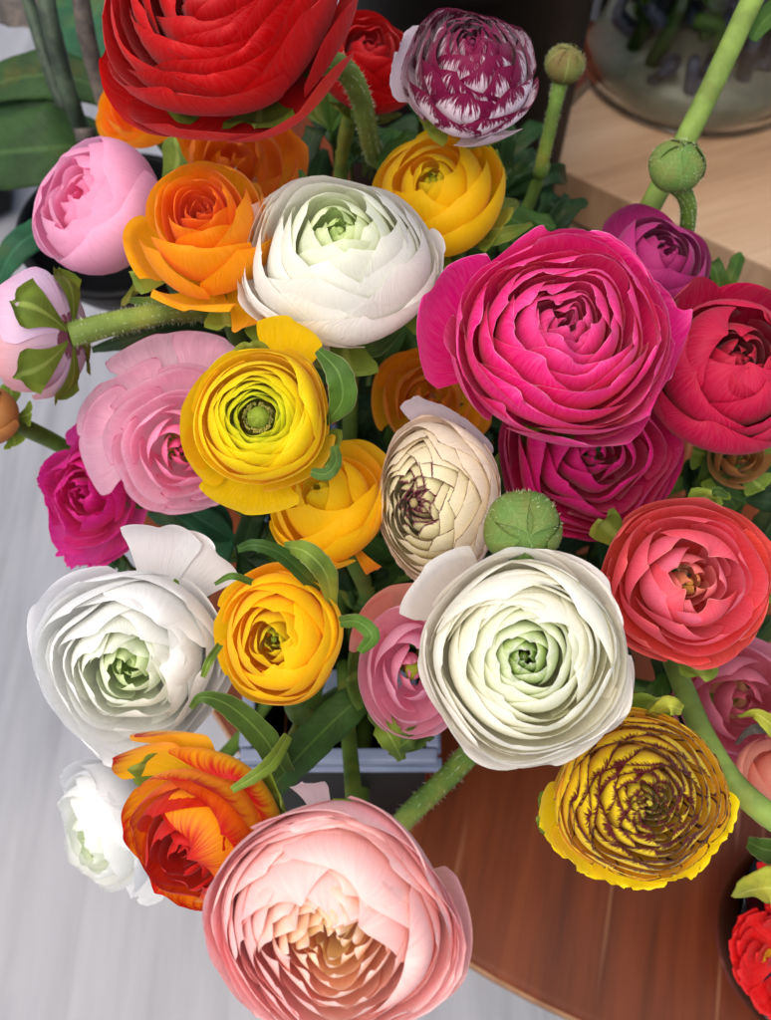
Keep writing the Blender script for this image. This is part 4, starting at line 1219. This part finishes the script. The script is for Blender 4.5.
lf([(203, 677, .27), (209, 662, .268), (220, 645, .275)], [3, 5, 4], 'sepal', yw, fold=.5, seed=9, name='sepal')
lm = who('lemon yellow').root
lf([(326, 424, .30), (342, 400, .29), (338, 372, .285), (318, 350, .29)], [3, 16, 15, 5], 'leaf_edge', lm, fold=.35, curl=.3, seed=10, wav=.12)
lf([(334, 446, .27), (336, 462, .262), (326, 474, .26), (311, 472, .262)], [5, 7, 8, 5], 'sepal_dark', lm, fold=.5, curl=.5, seed=11, wav=.2, name='sepal')
w10 = who('creamy white').root
lf([(330, 352, .345), (352, 346, .335), (376, 350, .34), (400, 330, .36)], [8, 9, 8, 4], 'leaf_edge', w10, fold=.5, curl=.3, seed=13, name='sepal')
lf([(298, 190, .335), (303, 180, .33), (300, 170, .335)], [5, 5, 2], 'leaf_edge', w10, fold=.5, seed=14, name='sepal')
y9 = who('golden yellow half-open').root
lf([(462, 244, .39), (486, 240, .375), (508, 234, .37), (532, 224, .38)], [5, 9, 8, 2], 'leaf_edge', y9, fold=.3, seed=15)
lf([(470, 226, .395), (490, 214, .38), (506, 206, .38), (518, 202, .385)], [5, 12, 11, 3], 'leaf_edge', y9, fold=.3, curl=.2, seed=16)
sp = who('dusty pink').root
lf([(215, 306, .36), (185, 300, .35), (160, 304, .35), (130, 300, .36)], [4, 8, 8, 3], 'leaf_edge', sp, fold=.3, seed=17)
lf([(92, 350, .385), (130, 340, .385), (175, 325, .39), (215, 330, .40)], [3, 10, 14, 5], 'leaf_dark', sp, fold=.2, seed=18)
rd = who('light pink ranunculus half').root
lf([(368, 712, .34), (380, 722, .325), (392, 740, .32), (402, 760, .33)], [8, 14, 14, 5], 'sepal', rd, fold=.4, curl=.4, seed=19, name='sepal')
lf([(432, 740, .34), (420, 735, .325), (406, 742, .32), (392, 756, .33)], [4, 10, 11, 5], 'sepal_dark', rd, fold=.3, curl=.4, seed=20, name='sepal')
cr = who('coral red').root
lf([(700, 520, .355), (708, 502, .34), (716, 492, .335), (728, 496, .34)], [6, 8, 6, 2], 'sepal_dark', cr, fold=.4, seed=21, name='sepal')
v, f = tube([at(664, 640, .37), at(684, 690, .345), at(706, 740, .33), at(740, 790, .32), at(800, 834, .32), at(860, 850, .36), Vector((x1 + .25, y0, .002))], [.0036, .0038, .0040, .0042, .0042, .004, .004], 40, 12)
gs = thing('bent_stem', Vector((x1 + .25, y0, .002)), 'thick bent green stem crossing beside the yellow and maroon flower', 'stem')
attr_mesh(v, f, 'stem_body', M['stem_light'], gs)
ym = who('maroon').root
lf([(650, 716, .305), (668, 706, .292), (682, 710, .295)], [7, 12, 6], 'leaf_yellow', ym, fold=.4, curl=.4, seed=22, name='sepal')
dk = who('rose pink').root
lf([(738, 716, .335), (756, 714, .325), (775, 728, .325), (800, 750, .335)], [2, 6, 12, 12], 'leaf_yellow', dk, fold=.5, curl=.2, seed=23)
lf([(736, 744, .345), (750, 730, .335), (770, 728, .335)], [2, 5, 6], 'stem_brown', dk, fold=.4, seed=24)
lf([(748, 842, .37), (768, 850, .365), (800, 850, .37)], [6, 14, 14], 'leaf_edge', dk, fold=.3, seed=25)

# tall stem before the vase
ft = at(600, 330, .46)
ts = thing('tall_stem', Vector((MOUTH.x + .03, MOUTH.y, .02)), 'long smooth pale green stem leaning across the vase and out of the top edge', 'stem')
v, f = tube([at(790, -80, .38), at(748, 8, .385), (at(700, 110, .39)), at(648, 210, .40), at(600, 300, .43), at(540, 420, .47), Vector((MOUTH.x + .03, MOUTH.y, RZ)), Vector((MOUTH.x + .03, MOUTH.y, .02))], .0044, 50, 14)
attr_mesh(v, f, 'stem_body', M['stem_light'], ts)
lf([(752, 40, .39), (765, 20, .39), (790, 0, .39)], [5, 12, 14], 'leaf', ts, seed=31)

# ------------------------------------------------------------ leafy sprigs filling the gaps
def sprig(px, py, d, ang, size, mat, seed, label):
    r = random.Random(seed)
    c = at(px, py, d)
    t = thing('leaf_sprig', Vector((MOUTH.x + (c.x - MOUTH.x) * .3, MOUTH.y + (c.y - MOUTH.y) * .3, .03)), label, 'leaves', 'green leaf sprigs between the flowers')
    s_ = size * d / FPX
    a0 = math.radians(ang)
    v, f = tube([c, c + FWD * .03 + Vector((0, 0, -.02)), MOUTH + (c - MOUTH) * .35, t.location], .0016, 16, 6)
    attr_mesh(v, f, 'stem', M['stem_dark'], t)
    for k in range(r.randint(4, 6)):
        a = a0 + math.radians(r.uniform(-75, 75))
        L = s_ * r.uniform(.7, 1.15)
        d1 = RIGHT * math.cos(a) + UP * math.sin(a)
        p1 = c + d1 * L * .4 - FWD * L * r.uniform(-.1, .3)
        p2 = c + d1 * L * .75 - FWD * L * r.uniform(-.1, .3)
        p3 = c + d1 * L - FWD * L * r.uniform(-.5, .1)
        w = L * r.uniform(.16, .26)
        nr = (-FWD + RIGHT * r.uniform(-.5, .5) + UP * r.uniform(-.5, .5))
        blade('leaf', [c, p1, p2, p3], [w * .2, w, w * .8, w * .95, w * .12], M[mat], t, nrm=nr, fold=r.uniform(.1, .5), curl=r.uniform(0, .4), wav=.15, seed=r.randint(0, 999), n=14, nv=8)


SPR = [(332, 130, .44, 60, 70, 'leaf'), (300, 170, .45, 120, 60, 'leaf_dark'), (392, 130, .46, -80, 60, 'leaf'), (420, 118, .47, 40, 60, 'leaf_dark'), (380, 158, .41, -20, 40, 'leaf'),
       (502, 196, .47, 20, 70, 'leaf_dark'), (492, 160, .52, 100, 70, 'leaf_dark'), (500, 214, .43, -60, 50, 'leaf'), (400, 322, .41, -60, 60, 'leaf'), (372, 360, .42, 180, 60, 'leaf'), (384, 392, .43, -90, 60, 'leaf_dark'), (420, 300, .44, 0, 60, 'leaf'),
       (352, 392, .40, 60, 44, 'leaf_dark'), (404, 344, .44, 90, 60, 'leaf_blue'), (232, 538, .40, 180, 70, 'leaf_blue'), (196, 524, .42, 150, 60, 'leaf_blue'), (120, 556, .40, -150, 30, 'leaf_blue'), (240, 560, .40, 0, 60, 'leaf_dark'),
       (700, 480, .38, 30, 50, 'leaf'), (690, 462, .40, -60, 60, 'leaf_dark'), (745, 500, .40, 40, 60, 'leaf_dark'), (760, 470, .40, 90, 60, 'leaf'), (664, 676, .36, -60, 50, 'leaf'), (660, 700, .38, 20, 50, 'leaf_dark'), (720, 300, .42, 60, 50, 'leaf'), (694, 296, .42, 120, 40, 'leaf'),
       (600, 540, .42, 0, 70, 'leaf_dark'), (480, 420, .43, 30, 70, 'leaf_dark'), (380, 440, .43, 200, 60, 'leaf_dark'), (580, 600, .42, -30, 80, 'leaf_dark'), (400, 560, .40, 200, 60, 'leaf'), (350, 590, .38, 60, 50, 'leaf_dark'), (740, 650, .40, 0, 60, 'leaf_dark'), (540, 240, .46, 20, 60, 'leaf_dark'),
       (460, 470, .44, 120, 90, 'leaf_dark'), (660, 380, .43, 60, 90, 'leaf_dark'), (250, 340, .42, 160, 50, 'leaf_dark'), (200, 330, .44, 100, 60, 'leaf_dark'), (350, 160, .50, 90, 90, 'leaf_dark'), (300, 240, .48, 120, 90, 'leaf_dark'), (460, 210, .50, 60, 100, 'leaf_dark'), (540, 500, .46, 0, 100, 'leaf_dark'), (610, 520, .46, 200, 80, 'leaf_dark'), (690, 620, .44, 60, 80, 'leaf_dark'), (480, 580, .45, 180, 90, 'leaf_dark'), (740, 590, .45, 60, 90, 'leaf_dark'), (160, 370, .44, 60, 60, 'leaf_dark'), (505, 120, .54, -160, 60, 'leaf_dark')]
SHORT = {'large deep red': 'large deep red', 'dark red': 'dark red', 'round white': 'purple striped', 'soft pink': 'soft pink', 'rose-like ranunculus with': 'rose-like orange', 'flat open': 'flat orange',
         'yellow-orange': 'yellow-orange', 'half-open ranunculus between': 'half-open yellow', 'creamy': 'creamy white', 'large hot pink ranunculus with': 'large hot pink', 'plum purple': 'plum', 'crimson half': 'crimson',
         'deep magenta': 'deep magenta', 'broad veined': 'veined pink', 'lemon yellow ranunculus': 'lemon yellow', 'tucked below and right': 'golden yellow', 'amber ranunculus in': 'amber', 'cream ranunculus': 'cream',
         'small bright magenta': 'small magenta', 'leftmost of the white': 'leftmost white', 'plump': 'plump yellow', 'biggest of the white': 'biggest white', 'coral red': 'coral', 'half covered': 'light pink',
         'yellow ranunculus with dark maroon': 'maroon-edged yellow', 'rose pink': 'rose pink', 'faded amber': 'faded amber'}
USED = set()
for i, q in enumerate(SPR):
    kind = {'leaf': 'fresh green', 'leaf_dark': 'dark green', 'leaf_blue': 'bluish green'}[q[5]]
    near = []
    for k_, n_ in SHORT.items():
        F = who(k_)
        d_ = F.c - CAM
        z_ = d_.dot(FWD)
        near.append((math.hypot(385.5 + d_.dot(RIGHT) / z_ * FPX - q[0], 510 - d_.dot(UP) / z_ * FPX - q[1]), n_))
    near = [n_ for _, n_ in sorted(near)]
    lab = None
    for a_, b_ in ((0, 1), (0, 2), (1, 2), (0, 3), (1, 3), (2, 3)):
        key = frozenset((near[a_], near[b_]))
        if key not in USED:
            USED.add(key)
            lab = '%s leaf sprig low between the %s and the %s flower' % (kind, near[a_], near[b_])
            break
    sprig(*q, seed=200 + i, label=lab)

# ------------------------------------------------------------ scarlet flower in the purple glass at the bottom right
gc = on_z(800, 948, .0)
gv = thing('purple_glass_bowl', (gc.x, gc.y, .002), 'round purple glass bowl standing on the brown table at the lower right corner', 'bowl')
v, f = lathe([(.0001, .001), (.030, .001), (.046, .012), (.052, .035), (.049, .058), (.047, .060), (.0455, .058), (.048, .035), (.042, .015), (.028, .006), (.0001, .005)], (gc.x, gc.y, .0005), 72)
mesh_obj('bowl_wall', v, f, M['purple_glass'], gv)
g = Flower('scarlet many-petalled flower with yellow centre in the purple glass bowl', 798, 962, .405, 62, (-.15, .15), [(0, .3, .1, .02), (.4, .7, .1, .0), (.7, .9, .04, .0), (1, 1, -.1, .0)], PM['gerb'], n=64, seed=61,
           W=(12, 15, 18, 20), drop=.3, p=3, name='scarlet_flower', gamma=.7, hb=.3, wob=.03, frill=.02)
g.heart(.26, .1, M['yellow_disc'] if 'yellow_disc' in M else PM['yellow'], squash=.5)
g.foot = Vector((gc.x, gc.y, .012)); g.stem(via=[(g.base * .5 + g.foot * .5)])
g2 = Flower('small scarlet flower just above the purple glass bowl at the right edge', 792, 862, .40, 34, (-.1, .1), [(0, .3, .1, .02), (.7, .9, .04, .0), (1, 1, -.1, .0)], PM['gerb'], n=30, seed=62,
            W=(10, 14), drop=.3, p=3, name='scarlet_flower', gamma=.7, hb=.3)
g2.foot = Vector((gc.x + .01, gc.y + .01, .012)); g2.stem(via=[(g2.base * .5 + g2.foot * .5)])
lf([(733, 897, .365), (752, 890, .355), (775, 888, .35), (810, 894, .36)], [2, 17, 24, 16], 'leaf_yellow', g.root, fold=.25, curl=.2, seed=26)
g.extra(170, .55, 10, z=.3, mat=PM['yellow'], wide=.8)
